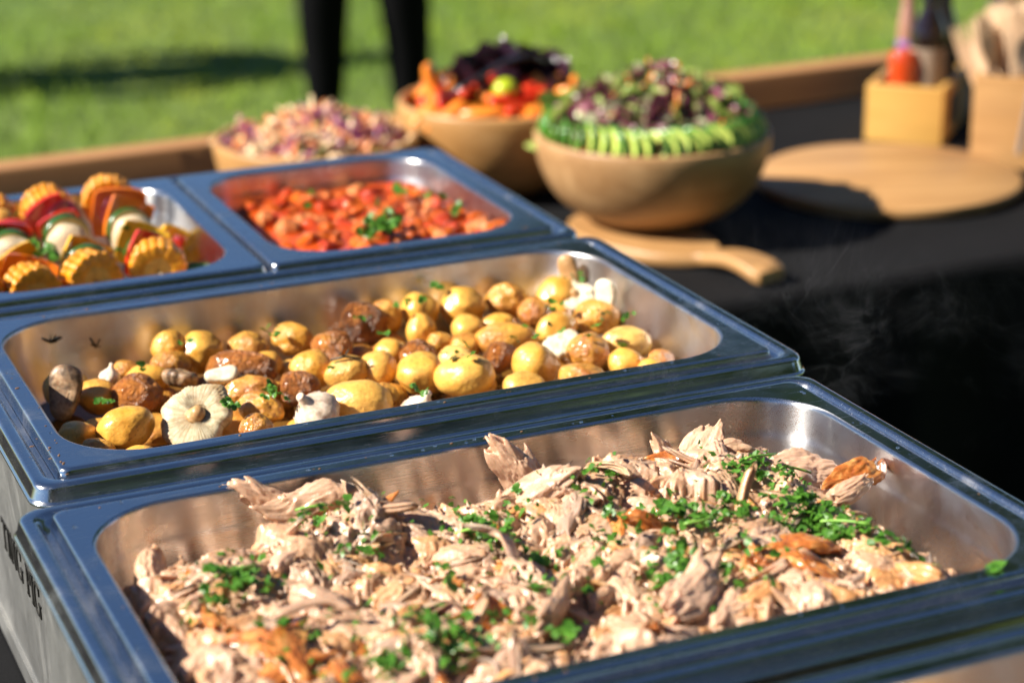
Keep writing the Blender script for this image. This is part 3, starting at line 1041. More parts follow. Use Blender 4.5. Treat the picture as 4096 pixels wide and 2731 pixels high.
for k in range(170):
    x, y = in_pan()
    pork_put('meat_chunk', random.choice(MEAT_CH), x, y, random.uniform(-.003, .003), random.uniform(0, 6.28), tone(), random.uniform(.65, 1.05), .17)
for k in range(4):
    x, y = in_pan(.19)
    pork_put('meat_slab', random.choice(MEAT_SL), x, y, .006, random.uniform(0, 6.28), (0, random.uniform(0, .6), random.uniform(.2, .9)), random.uniform(.65, .9), .25)
for k in range(230):
    x, y = in_pan()
    pork_put('meat_shred', random.choice(MEAT_SH), x, y, random.uniform(.001, .006), random.uniform(0, 6.28), tone(), random.uniform(.6, 1.0), .28)
for k in range(26):
    x, y = in_pan(.20)
    pork_put('crackling_piece', random.choice(CRK), x, y, random.uniform(.001, .005), random.uniform(0, 6.28), (0, 0, 0), random.uniform(.6, 1.0), .45)
for x, y, yaw in ((-.196, -.075, .3), (-.180, -.060, 1.2), (-.165, -.085, 2.0), (-.02, .108, .1), (-.09, .112, .4), (.10, -.068, .8), (.12, -.082, 2.2), (.13, -.060, .2), (-.205, .0, 1.3)):
    pork_put('crackling_piece', random.choice(CRK), x, y, .008, yaw, (0, 0, 0), 1.05, .3)
# a few pieces that stand out: the upright point, the pale slab, the torn arm at the back left, the long strip at the right
def aim(d, roll=0):
    return Vector((1, 0, 0)).rotation_difference(Vector(d).normalized()) @ Quaternion((1, 0, 0), roll)
def hero(me, x, y, z, d, roll, tone_, scale, name='meat_chunk'):
    o = link(name, me, pork, (x - PC[0], y - PC[1], z + .08), aim(d, roll))
    o.scale = scale if isinstance(scale, tuple) else (scale,) * 3
    o.color = (*tone_, 1)
    return o
hero(MEAT_SL[0], .008, -.272, -.010, (-.50, .10, .75), .5, (0, 0, .6), (.95, .95, 1.1), 'meat_slab')
hero(MEAT_CH[2], .020, -.268, -.016, (-.3, .3, .8), 1.2, (.1, .6, 0), 1.0)
hero(MEAT_CH[5], .036, -.272, -.022, (.9, -.1, .3), .2, (.2, .2, 0), .9)
hero(MEAT_CH[21], -.146, -.244, -.010, (-.86, .30, .40), .2, (0, 0, .5), 1.0)
hero(MEAT_CH[22], -.136, -.254, -.016, (-.8, .1, .3), 1.2, (0, .3, .2), 1.0)
hero(MEAT_CH[7], -.125, -.262, -.012, (.9, -.35, .05), 1.0, (0, .1, .3), 1.2)
hero(MEAT_CH[9], -.163, -.236, -.006, (-.9, .2, .45), .2, (0, 0, .2), .8)
hero(MEAT_CH[11], .192, -.382, -.014, (.95, .12, .26), .4, (0, .1, .4), (1.3, .7, .8))
hero(CRK[1], .206, -.366, -.010, (.85, .3, .35), .8, (0, 0, 0), .9, 'crackling_piece')
hero(MEAT_SL[3], .190, -.322, -.022, (.93, -.25, -.1), .6, (0, .1, 1), (.9, .9, 1.1), 'meat_slab')
hero(MEAT_SH[3], .106, -.386, -.002, (.55, -.2, .75), .4, (.6, .2, 0), (.9, 1.5, 1.5), 'meat_shred')
hero(MEAT_CH[3], .128, -.296, -.010, (.5, .3, .55), .4, (0, .1, .3), 1.05)
hero(MEAT_CH[14], .112, -.290, -.014, (-.4, .3, .7), 1.4, (.1, .2, .3), 1.0)
hero(MEAT_CH[15], .150, -.305, -.012, (.8, -.3, .3), 2.0, (0, 0, .4), 1.1)
hero(MEAT_SH[6], -.182, -.424, .002, (.85, -.45, -.1), .2, (.1, .4, .3), (1.0, 1.5, 1.5), 'meat_shred')
hero(MEAT_CH[17], -.215, -.330, -.012, (.8, .5, .12), .7, (0, .4, .1), 1.15)
hero(MEAT_CH[18], .024, -.478, -.006, (.8, .5, .2), .7, (0, 0, .8), 1.2)
hero(MEAT_CH[20], -.050, -.455, -.012, (.6, .6, .04), 1.7, (0, .5, 0), 1.1)
hero(MEAT_SH[9], -.062, -.395, .004, (.55, -.8, -.12), .2, (0, .2, .3), (1.3, 1.7, 1.6), 'meat_shred')
STRIP = [meat_piece(random.uniform(.045, .075), random.uniform(.0030, .0048), random.uniform(.0020, .0032), 900 + k, random.uniform(1.2, 2.8), 1, 14, 22, .30).mesh('meat_strip', MEAT) for k in range(12)]
for k in range(44):
    x, y = in_pan(.195)
    pork_put('meat_strip', STRIP[k % 12], x, y, random.uniform(.002, .006), random.uniform(0, 6.28), tone(), random.uniform(.7, 1.0), .13)
# fine loose fibres, too many to count
fm_ = MB()
rr = random.Random(5)
for k in range(1300):
    x, y = rr.uniform(-.222, .214), rr.uniform(-.134, .115)
    h = float(pork_h(x, y)) + .08 + rr.uniform(.001, .006)
    L = rr.uniform(.006, .018)
    a = rr.uniform(0, 6.28)
    q = np.linspace(-.5, .5, 8)
    c = rr.uniform(-2.2, 2.2) * L
    sl = rr.uniform(-.22, .22)
    w = .25 * L * np.sin(q * rr.uniform(4, 9) + k)
    px = q * L
    py = c * q * q + w * .6
    pts = np.stack([x + px * math.cos(a) - py * math.sin(a), y + px * math.sin(a) + py * math.cos(a), h + px * sl - .5 * abs(c) * q * q], 1)
    fm_.tube(pts, np.array([.5, .9, 1, 1.1, 1, 1, .8, .4]) * rr.uniform(.0005, .0011), 5)
o = fm_.build('fine_fibres', MEAT, pork)
o['kind'] = 'stuff'
o.color = (.1, .1, .3, 1)

# ------------------------------------------------------------------ parsley
def garnish(label, loc, name='parsley_garnish'):
    t = empty(name, loc)
    tag(t, label, 'parsley', 'chopped parsley scattered over the dishes')
    return t
pg = garnish('chopped green parsley scattered over the pulled pork', (*PC, -.02))
spots = [(-.144, -.292, 8), (-.208, -.358, 9), (-.221, -.370, 7), (-.198, -.353, 6), (-.048, -.341, 10), (-.043, -.355, 6), (.130, -.284, 7), (.140, -.285, 5),
         (.142, -.351, 9), (.128, -.352, 8), (.071, -.377, 9), (.059, -.390, 8), (.092, -.394, 9), (.104, -.389, 7), (.141, -.411, 12), (.151, -.408, 11),
         (.127, -.418, 9), (.146, -.431, 9), (.155, -.442, 8), (.171, -.478, 6), (.030, -.453, 11), (.036, -.462, 10), (.031, -.434, 8), (-.023, -.388, 5),
         (-.032, -.436, 6), (-.114, -.445, 8), (-.129, -.477, 9), (-.117, -.478, 8), (-.158, -.480, 7), (-.207, -.437, 4), (.007, -.302, 2), (-.074, -.282, 3),
         (-.005, -.303, 2), (.039, -.325, 3), (.190, -.480, 4), (.018, -.387, 3), (-.125, -.336, 2), (.092, -.456, 3), (.074, -.414, 4), (-.09, -.40, 3), (-.06, -.47, 5)]
nl = 0
for sx, sy, n in spots:
    for k in range(n):
        if nl >= 290:
            break
        x, y = sx + random.gauss(0, .0075) - PC[0], sy + random.gauss(0, .0075) - PC[1]
        h = float(pork_h(x, y)) + random.uniform(.0115, .0165)
        o = link('parsley_leaf', random.choice(LEAVES), pg, (x, y, h + .02), tilt((0, -.1, 1), random.uniform(0, 6.28), .40))
        s = random.uniform(.42, .82)
        o.scale = (s, s, s)
        nl += 1
bits = MB()
rb = random.Random(31)
for sx, sy, n in spots + [(rb.uniform(-.20, .18), rb.uniform(-.50, -.29), 3) for k in range(40)]:
    for k in range(int(n * 3.0)):
        x, y = sx + rb.gauss(0, .011) - PC[0], sy + rb.gauss(0, .011) - PC[1]
        h = float(pork_h(x, y)) + rb.uniform(.010, .0175) + .02
        q = np.array(tilt((0, 0, 1), rb.uniform(0, 6.28), .6).to_matrix())
        s = rb.uniform(.0016, .0042)
        w = s * rb.uniform(.35, .9)
        v = np.array([(-s, -w * .4, 0), (-s * .2, -w, s * .3), (s, -w * .2, 0), (s * .5, w * .8, s * .25), (-s * .5, w * .7, -s * .1)])
        bits.add(v @ q.T + np.array([x, y, h]), [(0, 1, 2, 3, 4)])
bo = bits.build('chopped_bits', PARSLEY, pg, smooth=False)
bo['kind'] = 'stuff'
for sx, sy, yaw in ((-.140, -.297, .1), (-.060, -.348, 2.2), (.136, -.282, .5), (.147, -.345, .6), (.064, -.412, .2), (.150, -.440, 2.6), (-.205, -.352, .7), (.170, -.350, .1)):
    x, y = sx - PC[0], sy - PC[1]
    link('parsley_stem', random.choice(STEMS), pg, (x, y, float(pork_h(x, y)) + .037), tilt((0, 0, 1), yaw, .2))
o = link('parsley_leaf', LEAVES[0], None, (.188, -.5425, .0022), tilt((0, 0, 1), 2.3, .15))
o.scale = (.95, .95, .95)
o.name = 'parsley_sprig'
tag(o, 'single parsley leaf on the near right corner of the pork pan rim', 'parsley')

# ------------------------------------------------------------------ roast potatoes
def m_potato():
    t = NT('roast_potato').set(Coat_Weight=0.3, Coat_Roughness=0.16, Subsurface_Weight=0.10, Subsurface_Scale=0.006)
    t.b.inputs['Subsurface Radius'].default_value = (1, .6, .2)
    oi = t.n('ShaderNodeObjectInfo')
    sep = t.n('ShaderNodeSeparateColor')
    t.l(oi.outputs['Color'], sep.inputs[0])
    ch = sep.outputs[0]
    pale = sep.outputs[1]
    tc = t.n('ShaderNodeTexCoord')
    add = t.n('ShaderNodeVectorMath', operation='ADD')
    cmb = t.n('ShaderNodeCombineXYZ')
    for i in range(3):
        t.l(t.math('MULTIPLY', oi.outputs['Random'], 7.0 + i), cmb.inputs[i])
    t.l(tc.outputs['Object'], add.inputs[0])
    t.l(cmb.outputs[0], add.inputs[1])
    v = add.outputs[0]
    n1 = t.noise(v, 0.85, 4, 0.55, 0.3)
    n2 = t.noise(v, 3.2, 5, 0.65, 0.9)
    n3 = t.noise(v, 8.0, 2)
    wr = t.n('ShaderNodeTexVoronoi', feature='DISTANCE_TO_EDGE')
    wr.inputs['Scale'].default_value = 3.4
    t.l(v, wr.inputs['Vector'])
    base = t.ramp(n1, [(0.3, (0.58, 0.255, 0.024)), (0.6, (0.74, 0.405, 0.075))])
    base = t.mix(pale, base, (0.74, 0.50, 0.16))
    mask = t.math('ADD', t.math('SUBTRACT', t.math('MULTIPLY', n1, 1.7), 0.47), t.math('ADD', t.math('MULTIPLY', n2, 0.30), t.math('MULTIPLY', ch, 0.95)))
    brown = t.ramp(t.math('MULTIPLY', mask, 0.6), [(0.40, (0, 0, 0)), (0.70, (1, 1, 1))])
    c = t.mix(brown, base, t.ramp(n2, [(0.3, (0.26, 0.070, 0.010)), (0.7, (0.52, 0.19, 0.028))]))
    dark = t.ramp(t.math('MULTIPLY', mask, 0.5), [(0.68, (0, 0, 0)), (0.90, (1, 1, 1))])
    c = t.mix(dark, c, (0.045, 0.013, 0.006))
    spot = t.ramp(n3, [(0.62, (0, 0, 0)), (0.70, (1, 1, 1))])
    c = t.mix(t.math('MULTIPLY', spot, 0.55), c, (0.20, 0.07, 0.015))
    t.col(c)
    t.rough(t.val(n2, [(0.3, 0.24), (0.7, 0.42)]))
    hgt = t.math('ADD', n2, t.math('MULTIPLY', wr.outputs['Distance'], 0.5))
    b = t.n('ShaderNodeBump')
    b.inputs['Distance'].default_value = 0.045
    t.l(t.math('ADD', t.math('MULTIPLY', ch, 0.55), 0.10), b.inputs['Strength'])
    t.l(hgt, b.inputs['Height'])
    t.l(b.outputs[0], t.b.inputs['Normal'])
    return t.m
POTATO = m_potato()
def blob(seed, amp=.10, wr=0.0, base=ICO4, fr=1.1):
    v, f = base
    r = 1 + amp * fbm(v * fr + seed * 3.1, 2, seed)
    if wr:
        r = r + wr * np.abs(vn(v * 4.2 + seed, seed + 2)) + wr * .6 * np.abs(vn(v * 9 + seed, seed + 4))
    return v * r[:, None], f
def blob_mesh(name, seed, mat, amp=.10, wr=0.0, base=ICO4):
    m = MB()
    m.add(*blob(seed, amp, wr, base))
    return m.mesh(name, mat)
POT_S = [blob_mesh('roast_potato', k, POTATO, .13) for k in range(6)]
POT_W = [blob_mesh('roast_potato', 20 + k, POTATO, .15, -.045) for k in range(6)]
PG = 'roast potatoes in the wide pan'
# x, y, z, half width, half height, charring 0..1, paleness, label
POTS = [
 (-.1186, .1225, -.0290, .0150, .0130, .30, .0, 'golden potato with a browned top, farthest left against the back wall'),
 (-.0946, .1165, -.0350, .0182, .0160, .04, .0, 'large smooth golden potato, second from the left at the back wall'),
 (-.1228, .1010, -.0370, .0165, .0130, .62, .0, 'wrinkled brown potato just in front of the two leftmost back potatoes'),
 (-.0572, .1143, -.0360, .0168, .0125, .48, .1, 'pale crinkled potato left of the parsley leaf at the back'),
 (-.0180, .1182, -.0360, .0168, .0135, .42, .0, 'crinkled light brown potato behind the parsley leaf at the back'),
 (.0038, .0844, -.0360, .0160, .0140, .72, .0, 'reddish brown crusty potato in front of the darkest glossy one'),
 (.0449, .1210, -.0330, .0200, .0185, .95, .0, 'almost black glossy charred potato standing high at the back'),
 (.0654, .1260, -.0324, .0135, .0150, .50, .0, 'brown potato half hidden behind the black glossy charred one'),
 (-.0516, .0801, -.0400, .0125, .0110, .15, .0, 'small pale potato showing just behind the big dark wrinkled one'),
 (-.0264, .0459, -.0360, .0175, .0145, .30, .0, 'golden potato with brown skin patches right of the big dark wrinkled one'),
 (-.0779, .0624, -.0340, .0275, .0150, .88, .0, 'long dark brown wrinkled potato, largest of the dark ones'),
 (-.0830, .0210, -.0380, .0210, .0130, .50, .0, 'orange brown potato lying just in front of the long dark one'),
 (-.0051, .0227, -.0360, .0165, .0130, .34, .2, 'yellow potato with a rosemary twig across it in the middle'),
 (.0203, .0231, -.0360, .0160, .0140, .10, .1, 'plain yellow potato to the right of the rosemary twig one'),
 (-.0492, .0066, -.0370, .0160, .0135, .86, .0, 'dark shrivelled potato between the long dark one and the garlic bulb'),
 (-.0182, -.0405, -.0350, .0262, .0160, .20, .2, 'largest pale golden potato, right behind the garlic bulb'),
 (.0065, -.0286, -.0400, .0120, .0110, .45, .0, 'little browned potato touching the largest pale golden one'),
 (-.1652, .0468, -.0360, .0192, .0160, .78, .0, 'dark red-brown wrinkled potato behind the pale mushroom'),
 (-.1481, .0800, -.0380, .0180, .0130, .12, .0, 'golden potato behind the dark wrinkled one near the charred mushroom'),
 (-.1584, .1030, -.0380, .0135, .0110, .50, .0, 'small brown potato showing at the left, behind the golden one'),
 (-.1923, .0600, -.0370, .0170, .0130, .26, .0, 'smooth orange potato beside the charred mushroom slice at the left'),
 (-.2080, .0960, -.0400, .0190, .0150, .05, .6, 'pale grey-green potato in shadow in the far left corner'),
 (-.1900, -.0219, -.0340, .0212, .0168, .10, .0, 'large shiny golden potato at the front left, left of the pale mushroom'),
 (-.2231, -.0096, -.0400, .0150, .0130, .15, .3, 'dull yellow potato in the shade of the left pan wall'),
 (-.2150, -.0400, -.0420, .0135, .0110, .50, .0, 'small shaded brown potato in the front left corner'),
 (-.1930, -.0660, -.0430, .0140, .0110, .08, .0, 'golden potato showing only its top over the front left rim'),
 (-.1036, -.0600, -.0360, .0138, .0120, .66, .0, 'small crusty brown potato at the front rim beside the parsley sprig'),
 (-.0879, -.0184, -.0370, .0200, .0130, .44, .0, 'orange brown potato right of the pale mushroom'),
 (.0960, .1255, -.0313, .0155, .0155, .06, .0, 'round golden potato right of the black charred one at the back'),
 (.1345, .1240, -.0332, .0192, .0165, .08, .0, 'large golden potato in the middle of the back row'),
 (.0844, .0941, -.0370, .0130, .0135, .16, .0, 'small golden potato beside the upright parsley leaf'),
 (.1756, .1230, -.0334, .0210, .0160, .46, .0, 'big potato with a browned cap in the back row'),
 (.1857, .0910, -.0360, .0145, .0140, .64, .0, 'brown wrinkled potato leaning on the big brown-capped one'),
 (.2210, .1170, -.0350, .0200, .0172, .12, .0, 'golden potato at the right end of the back row'),
 (.2057, .0898, -.0410, .0125, .0110, .10, .0, 'half hidden yellow potato below the right end of the back row'),
 (.1210, .0821, -.0370, .0140, .0120, .08, .1, 'small plain yellow potato in front of the large back row one'),
 (.1489, .0805, -.0390, .0145, .0110, .18, .0, 'flat yellow potato behind the long light brown one'),
 (.1364, .0391, -.0360, .0262, .0150, .38, .0, 'long light brown potato in the middle of the right half'),
 (.1061, .0510, -.0400, .0130, .0110, .36, .0, 'small tan potato at the left tip of the long light brown one'),
 (.1869, .0497, -.0370, .0190, .0125, .10, .0, 'golden oval potato with parsley above it, left of the round crusty one'),
 (.2270, .0573, -.0350, .0185, .0150, .50, .0, 'round crusty potato in front of the mushrooms at the right'),
 (.2210, -.0108, -.0360, .0190, .0135, .14, .5, 'cut yellow potato half showing pale flesh, by the right wall'),
 (.0905, .0674, -.0410, .0120, .0105, .48, .0, 'small shaded brown potato low between the yellow ones'),
 (.0456, .0606, -.0390, .0140, .0110, .12, .0, 'yellow potato top below the black glossy charred one'),
 (.0602, .0400, -.0370, .0150, .0115, .84, .0, 'small purple-brown charred potato behind the round yellow front one'),
 (.0846, .0191, -.0380, .0150, .0115, .04, .6, 'small very pale smooth potato in the centre of the right half'),
 (.0453, -.0050, -.0350, .0195, .0165, .08, .0, 'round plump yellow potato in the second row from the front'),
 (.1155, .0040, -.0360, .0138, .0125, .90, .0, 'small blackened potato between the plump yellow ones'),
 (.1330, -.0264, -.0350, .0185, .0165, .20, .0, 'golden potato with a star-shaped brown scar near the front'),
 (.0708, -.0333, -.0330, .0220, .0172, .06, .1, 'large yellow potato with parsley on top at the front rim'),
 (.1839, -.0183, -.0350, .0172, .0155, .56, .0, 'round browned potato next to the white mushroom pieces on the right'),
 (.2000, -.0497, -.0370, .0145, .0125, .14, .0, 'yellow potato at the front right, before the cut half'),
 (.2290, -.0540, -.0390, .0105, .0100, .62, .0, 'tiny orange-red potato in the front right corner'),
 (.2120, -.0700, -.0400, .0130, .0105, .10, .0, 'small yellow potato beside the tiny orange one at the front right'),
 (.1553, -.0640, -.0380, .0185, .0120, .56, .0, 'flat browned potato at the front rim, right of the centre'),
 (.1084, -.0610, -.0380, .0185, .0120, .18, .2, 'pale potato with peeling skin at the front rim'),
]
for i, (x, y, z, a, b, ch, pale, lab) in enumerate(POTS):
    r = random.Random(i + 11)
    me = (POT_W if ch > .40 else POT_S)[r.randrange(6)]
    o = link('roast_potato', me, None, (x, y, z), Euler((r.uniform(-.2, .2), r.uniform(-.2, .2), math.radians(-22) + r.uniform(-.5, .5))).to_quaternion())
    o.scale = (a, min(a, b * 1.08), b)
    o.color = (ch * .82 if ch < .70 else ch * 1.08, pale, 0, 1)
    tag(o, lab, 'potato', PG)
# potatoes below, seen only in the gaps
for k, (x, y) in enumerate([(-.20, .02), (-.14, .07), (-.11, .04), (-.06, .04), (-.03, .08), (.02, .05), (.03, .09), (.07, .07), (.10, .03), (.15, .06),
                            (.17, .02), (.21, .03), (.20, .09), (.15, -.01), (.09, -.01), (.06, .02), (.02, 0), (-.03, -.02), (-.06, -.04), (-.11, 0),
                            (-.16, .01), (-.14, -.07), (-.02, -.085), (.04, -.085), (.12, -.09), (.18, -.085), (-.08, -.09), (-.18, -.09), (.22, .0), (.06, .11)]):
    r = random.Random(k + 500)
    o = link('roast_potato', POT_S[r.randrange(6)], None, (x, y, -.0535), Euler((0, 0, r.uniform(0, 6))).to_quaternion())
    s = r.uniform(.013, .0165)
    o.scale = (s * 1.15, s, s * .82)
    ch = r.uniform(.1, .6)
    o.color = (ch, 0, 0, 1)
    tag(o, 'roast potato of the bottom layer, glimpsed in the gaps between the upper ones', 'potato', 'bottom layer of roast potatoes')

# mushrooms and garlic among the potatoes
def m_mush(name, c0, c1, dark=(0.10, 0.045, 0.015), lo=.58, hi=.75, radial=False):
    t = NT(name).set(Roughness=0.45, Coat_Weight=0.15, Subsurface_Weight=0.15, Subsurface_Scale=0.004)
    n = t.noise(t.coord('Object', (1, 1, 1)), 70, 5, 0.6, 0.5)
    n2 = t.noise(t.coord('Object', (1, 1, 1)), 300, 3)
    c = t.ramp(n2, [(0.3, c0), (0.7, c1)])
    c = t.mix(t.val(n, [(lo, 0.0), (hi, 0.9)]), c, dark)
    if radial:
        gv = t.n('ShaderNodeVectorMath', operation='NORMALIZE')
        gm = t.n('ShaderNodeVectorMath', operation='MULTIPLY')
        gc = t.n('ShaderNodeTexCoord')
        gm.inputs[1].default_value = (1, 1, 0)
        t.l(gc.outputs['Object'], gm.inputs[0])
        t.l(gm.outputs[0], gv.inputs[0])
        st = t.noise(gv.outputs[0], 16, 3, 0.7)
        c = t.mix(t.val(st, [(0.48, 0.0), (0.68, 0.75)]), c, (0.30, 0.19, 0.09))
        gr = t.n('ShaderNodeTexCoord')
        sx = t.n('ShaderNodeSeparateXYZ')
        t.l(gr.outputs['Object'], sx.inputs[0])
        rr_ = t.math('SQRT', t.math('ADD', t.math('MULTIPLY', sx.outputs[0], sx.outputs[0]), t.math('MULTIPLY', sx.outputs[1], sx.outputs[1])))
        rr_ = t.math('ADD', rr_, t.math('MULTIPLY', t.math('SUBTRACT', n, 0.5), 0.012))
        c = t.mix(t.val(rr_, [(0.004, 1.0), (0.0105, 0.0)]), c, (0.20, 0.10, 0.035))
        c = t.mix(t.val(rr_, [(0.020, 0.0), (0.029, 0.7)]), c, (0.40, 0.25, 0.11))
    t.col(c)
    t.bump(n2, 0.35, 0.001)
    return t.m
MUSH = m_mush('mushroom_flesh', (0.58, 0.48, 0.31), (0.76, 0.69, 0.52))
MUSHR = m_mush('open_mushroom', (0.50, 0.40, 0.24), (0.72, 0.64, 0.45), radial=True)
MUSHB = m_mush('mushroom_charred', (0.28, 0.15, 0.07), (0.50, 0.34, 0.20), (0.02, 0.010, 0.006), .40, .62)
STALK = m_mush('mushroom_stalk', (0.36, 0.19, 0.07), (0.52, 0.31, 0.13))
GARL = m_mush('garlic_skin', (0.60, 0.45, 0.32), (0.78, 0.66, 0.52), (0.32, 0.15, 0.07), .50, .72)
def mushroom(label, loc, nrm, R, mat, yaw=0, stalk=True):
    t = empty('mushroom', loc)
    t.rotation_mode = 'QUATERNION'
    t.rotation_quaternion = Vector((0, 0, 1)).rotation_difference(Vector(nrm).normalized()) @ Quaternion((0, 0, 1), yaw)
    tag(t, label, 'mushroom', 'mushrooms among the potatoes')
    n = 120
    th = np.linspace(0, 2 * PI, n, endpoint=False)
    wob = 1 + .10 * np.sin(th * 2 + 1) + .06 * np.sin(th * 3 + 2.2) + .035 * np.sin(th * 7 + .4) + .02 * np.sin(th * 13)
    gill = np.where(np.arange(n) % 2 == 0, 1.0, -1.0)
    prof = [(.02, -.62, 0), (.45, -.60, 0), (.80, -.42, 0), (.97, -.16, 0), (1.0, .00, .4), (.95, .11, .8), (.86, .17, 1), (.72, .20, 1.2), (.58, .19, 1.5), (.46, .18, 1.7), (.36, .17, 1.6), (.28, .17, 1.0), (.20, .19, .3)]
    loops = []
    for r, z, g in prof:
        rr_ = R * r * wob
        loops.append(np.stack([rr_ * np.cos(th), rr_ * np.sin(th), R * (z + .028 * g * gill + .05 * r * np.sin(th * 2 + .7) + .04 * r * np.sin(th * 5))], 1))
    m = MB()
    m.loft(loops, True, True, True)
    m.build('cap', mat, t)
    if stalk:
        m = MB()
        q = np.linspace(0, 1, 8)
        m.tube(np.stack([R * .16 * q, R * -.10 * q * q, R * (.08 + .30 * q)], 1), R * np.array([.30, .27, .24, .22, .21, .20, .15, .06]), 16)
        m.build('stalk', STALK, t)
    return t
mushroom('big pale open mushroom with brown stalk, gills up, at the front left', (-.140, -.030, -.032), (-.22, -.62, .75), .0270, MUSHR, .4)
mushroom('charred curled mushroom piece behind the pale open one', (-.128, .052, -.028), (.3, .2, .93), .0150, MUSHB, 1.0, False)
mushroom('whitish mushroom wedged by the right wall at the back', (.2290, .1020, -.030), (-.35, -.5, .8), .0165, MUSH, 2.0)
mushroom('small white mushroom behind the round browned potato on the right', (.1700, .0030, -.033), (-.2, -.3, .93), .0150, MUSH, 3.0, False)
def slice_(label, loc, d, up_, L, Wd, Th, mat):
    x = Vector(d).normalized()
    z = (Vector(up_) - x * Vector(up_).dot(x)).normalized()
    y = z.cross(x)
    m = MB()
    n = 40
    a = np.linspace(0, 2 * PI, n, endpoint=False)
    outl = np.stack([L * np.cos(a), Wd * (np.sin(a) * (1 + .25 * np.cos(a)) + .10 * np.sin(3 * a)), 0 * a], 1)
    loops = []
    for s, zz in ((.75, -1), (.95, -.8), (1.0, -.3), (1.0, .3), (.95, .8), (.75, 1), (.35, .9)):
        q = outl * s
        q[:, 2] = zz * Th + .12 * L * (outl[:, 0] / L) ** 2
        loops.append(q)
    m.loft(loops, True, True, True)
    o = m.build('mushroom_slice', mat)
    o.matrix_world = Matrix.Translation(loc) @ Matrix((x, y, z)).transposed().to_4x4()
    tag(o, label, 'mushroom', 'mushrooms among the potatoes')
slice_('charred striped mushroom slice standing against the left wall', (-.2180, .0480, -.026), (.25, .30, .80), (-.4, -.8, .2), .0210, .0130, .005, MUSHB)
slice_('pale brown-edged mushroom slice upright in the far right corner', (.2310, .1180, -.016), (-.1, .2, .95), (-.6, -.7, .2), .0180, .0085, .0035, STALK)
slice_('cream mushroom slice leaning on the right wall beside the round crusty potato', (.2390, .0640, -.022), (.1, .1, .95), (-.8, -.5, .1), .0160, .0100, .0035, MUSH)
slice_('cream mushroom strip under parsley right of the pale open mushroom', (-.1020, .0320, -.026), (.9, -.3, .1), (-.2, -.6, .8), .0130, .0070, .004, MUSH)
def garlic(label, loc, nrm, R):
    m = MB()
    n = 48
    th = np.linspace(0, 2 * PI, n, endpoint=False)
    loops = []
    for r, z in ((.1, -.75), (.55, -.72), (.92, -.40), (1.0, -.05), (.90, .30), (.62, .60), (.34, .82), (.22, 1.0), (.20, 1.25), (.16, 1.32)):
        lobe = 1 + .11 * r * np.abs(np.cos(th * 3.5)) - .06 + .035 * np.sin(th * 19 + z * 7)
        loops.append(np.stack([R * r * lobe * np.cos(th + .25 * z), R * r * lobe * np.sin(th + .25 * z), np.full(n, R * z)], 1))
    m.loft(loops, True, True, True)
    o = m.build('garlic_bulb', GARL)
    o.matrix_world = Matrix.Translation(loc) @ Vector((0, 0, 1)).rotation_difference(Vector(nrm).normalized()).to_matrix().to_4x4()
    tag(o, label, 'garlic', 'roasted garlic among the potatoes')
garlic('papery brown and white garlic bulb at the front rim left of centre', (-.0560, -.0540, -.034), (-.55, -.2, .7), .0175)
garlic('split charred garlic bulb low at the front rim, centre', (.0200, -.0670, -.041), (.3, -.3, .9), .0140)
garlic('small white garlic clove behind the dark wrinkled potato at the left', (-.1750, .0880, -.034), (.2, .1, .9), .0085)
# oil and juices at the bottom of the pan
OIL = NT('pan_juices').set(Base_Color=(0.16, 0.075, 0.016), Roughness=0.10, Coat_Weight=0.6).m
m = MB()
m.add(rrect(.235, .134, .04, -.0600, 8), [tuple(range(36))])
tag(m.build('pan_juices', OIL, smooth=False), 'brown oily juices at the bottom of the potato pan', 'juices', kind='stuff')
# rosemary and parsley over the potatoes
pp2 = garnish('chopped parsley scattered over the roast potatoes', (0, 0, -.02))
for sx, sy, z, n in ((-.040, .100, -.020, 5), (-.115, .098, -.020, 2), (.028, .090, -.018, 4), (.075, .100, -.014, 5), (-.120, -.052, -.016, 7), (-.085, -.045, -.018, 8), (-.082, -.030, -.020, 6),
                     (-.160, .052, -.018, 2), (.072, -.035, -.013, 3), (.060, -.028, -.015, 2), (.022, -.066, -.024, 4), (.150, .005, -.020, 2), (.190, .060, -.021, 4), (.215, .020, -.020, 3), (.165, .012, -.02, 2),
                     (.232, .004, -.019, 3), (.225, .097, -.012, 4), (.186, -.020, -.017, 2), (.205, -.048, -.022, 2), (-.195, .030, -.030, 3), (.110, .128, -.014, 2), (.115, .002, -.021, 2), (-.02, .00, -.02, 2), (.04, .05, -.02, 2)):
    for k in range(n):
        o = link('parsley_leaf', random.choice(LEAVES), pp2, (sx + random.gauss(0, .005), sy + random.gauss(0, .005), z + .02 + random.uniform(-.001, .003)), tilt((0, -.2, 1), random.uniform(0, 6.28), .5))
        s = random.uniform(.35, .68)
        o.scale = (s, s, s)
ROSE = m_plain('roasted_rosemary', (0.035, 0.028, 0.012), 0.5)
for lab, pts in (('dark rosemary twig lying over a yellow potato in the middle', [(-.018, .022, -.0235), (-.008, .018, -.0205), (.004, .013, -.0225)]),
                 ('dark rosemary twig stuck to the left of the back wall', [(-.176, .1475, -.020), (-.172, .1470, -.028), (-.173, .1460, -.036)]),
                 ('curled black rosemary twig on the wall in the far left corner', [(-.213, .143, -.014), (-.207, .1440, -.018), (-.198, .1450, -.016)])):
    m = MB()
    m.tube(pts, [.0010, .0013, .0007], 6)
    p0 = np.array(pts[1])
    for k in range(3):
        m.tube([p0, p0 + np.array([.004 * (-1) ** k, -.001, .006 - .003 * k])], [.0008, .0005], 5)
    tag(m.build('rosemary_twig', ROSE), lab, 'rosemary', 'rosemary twigs in the potato pan')
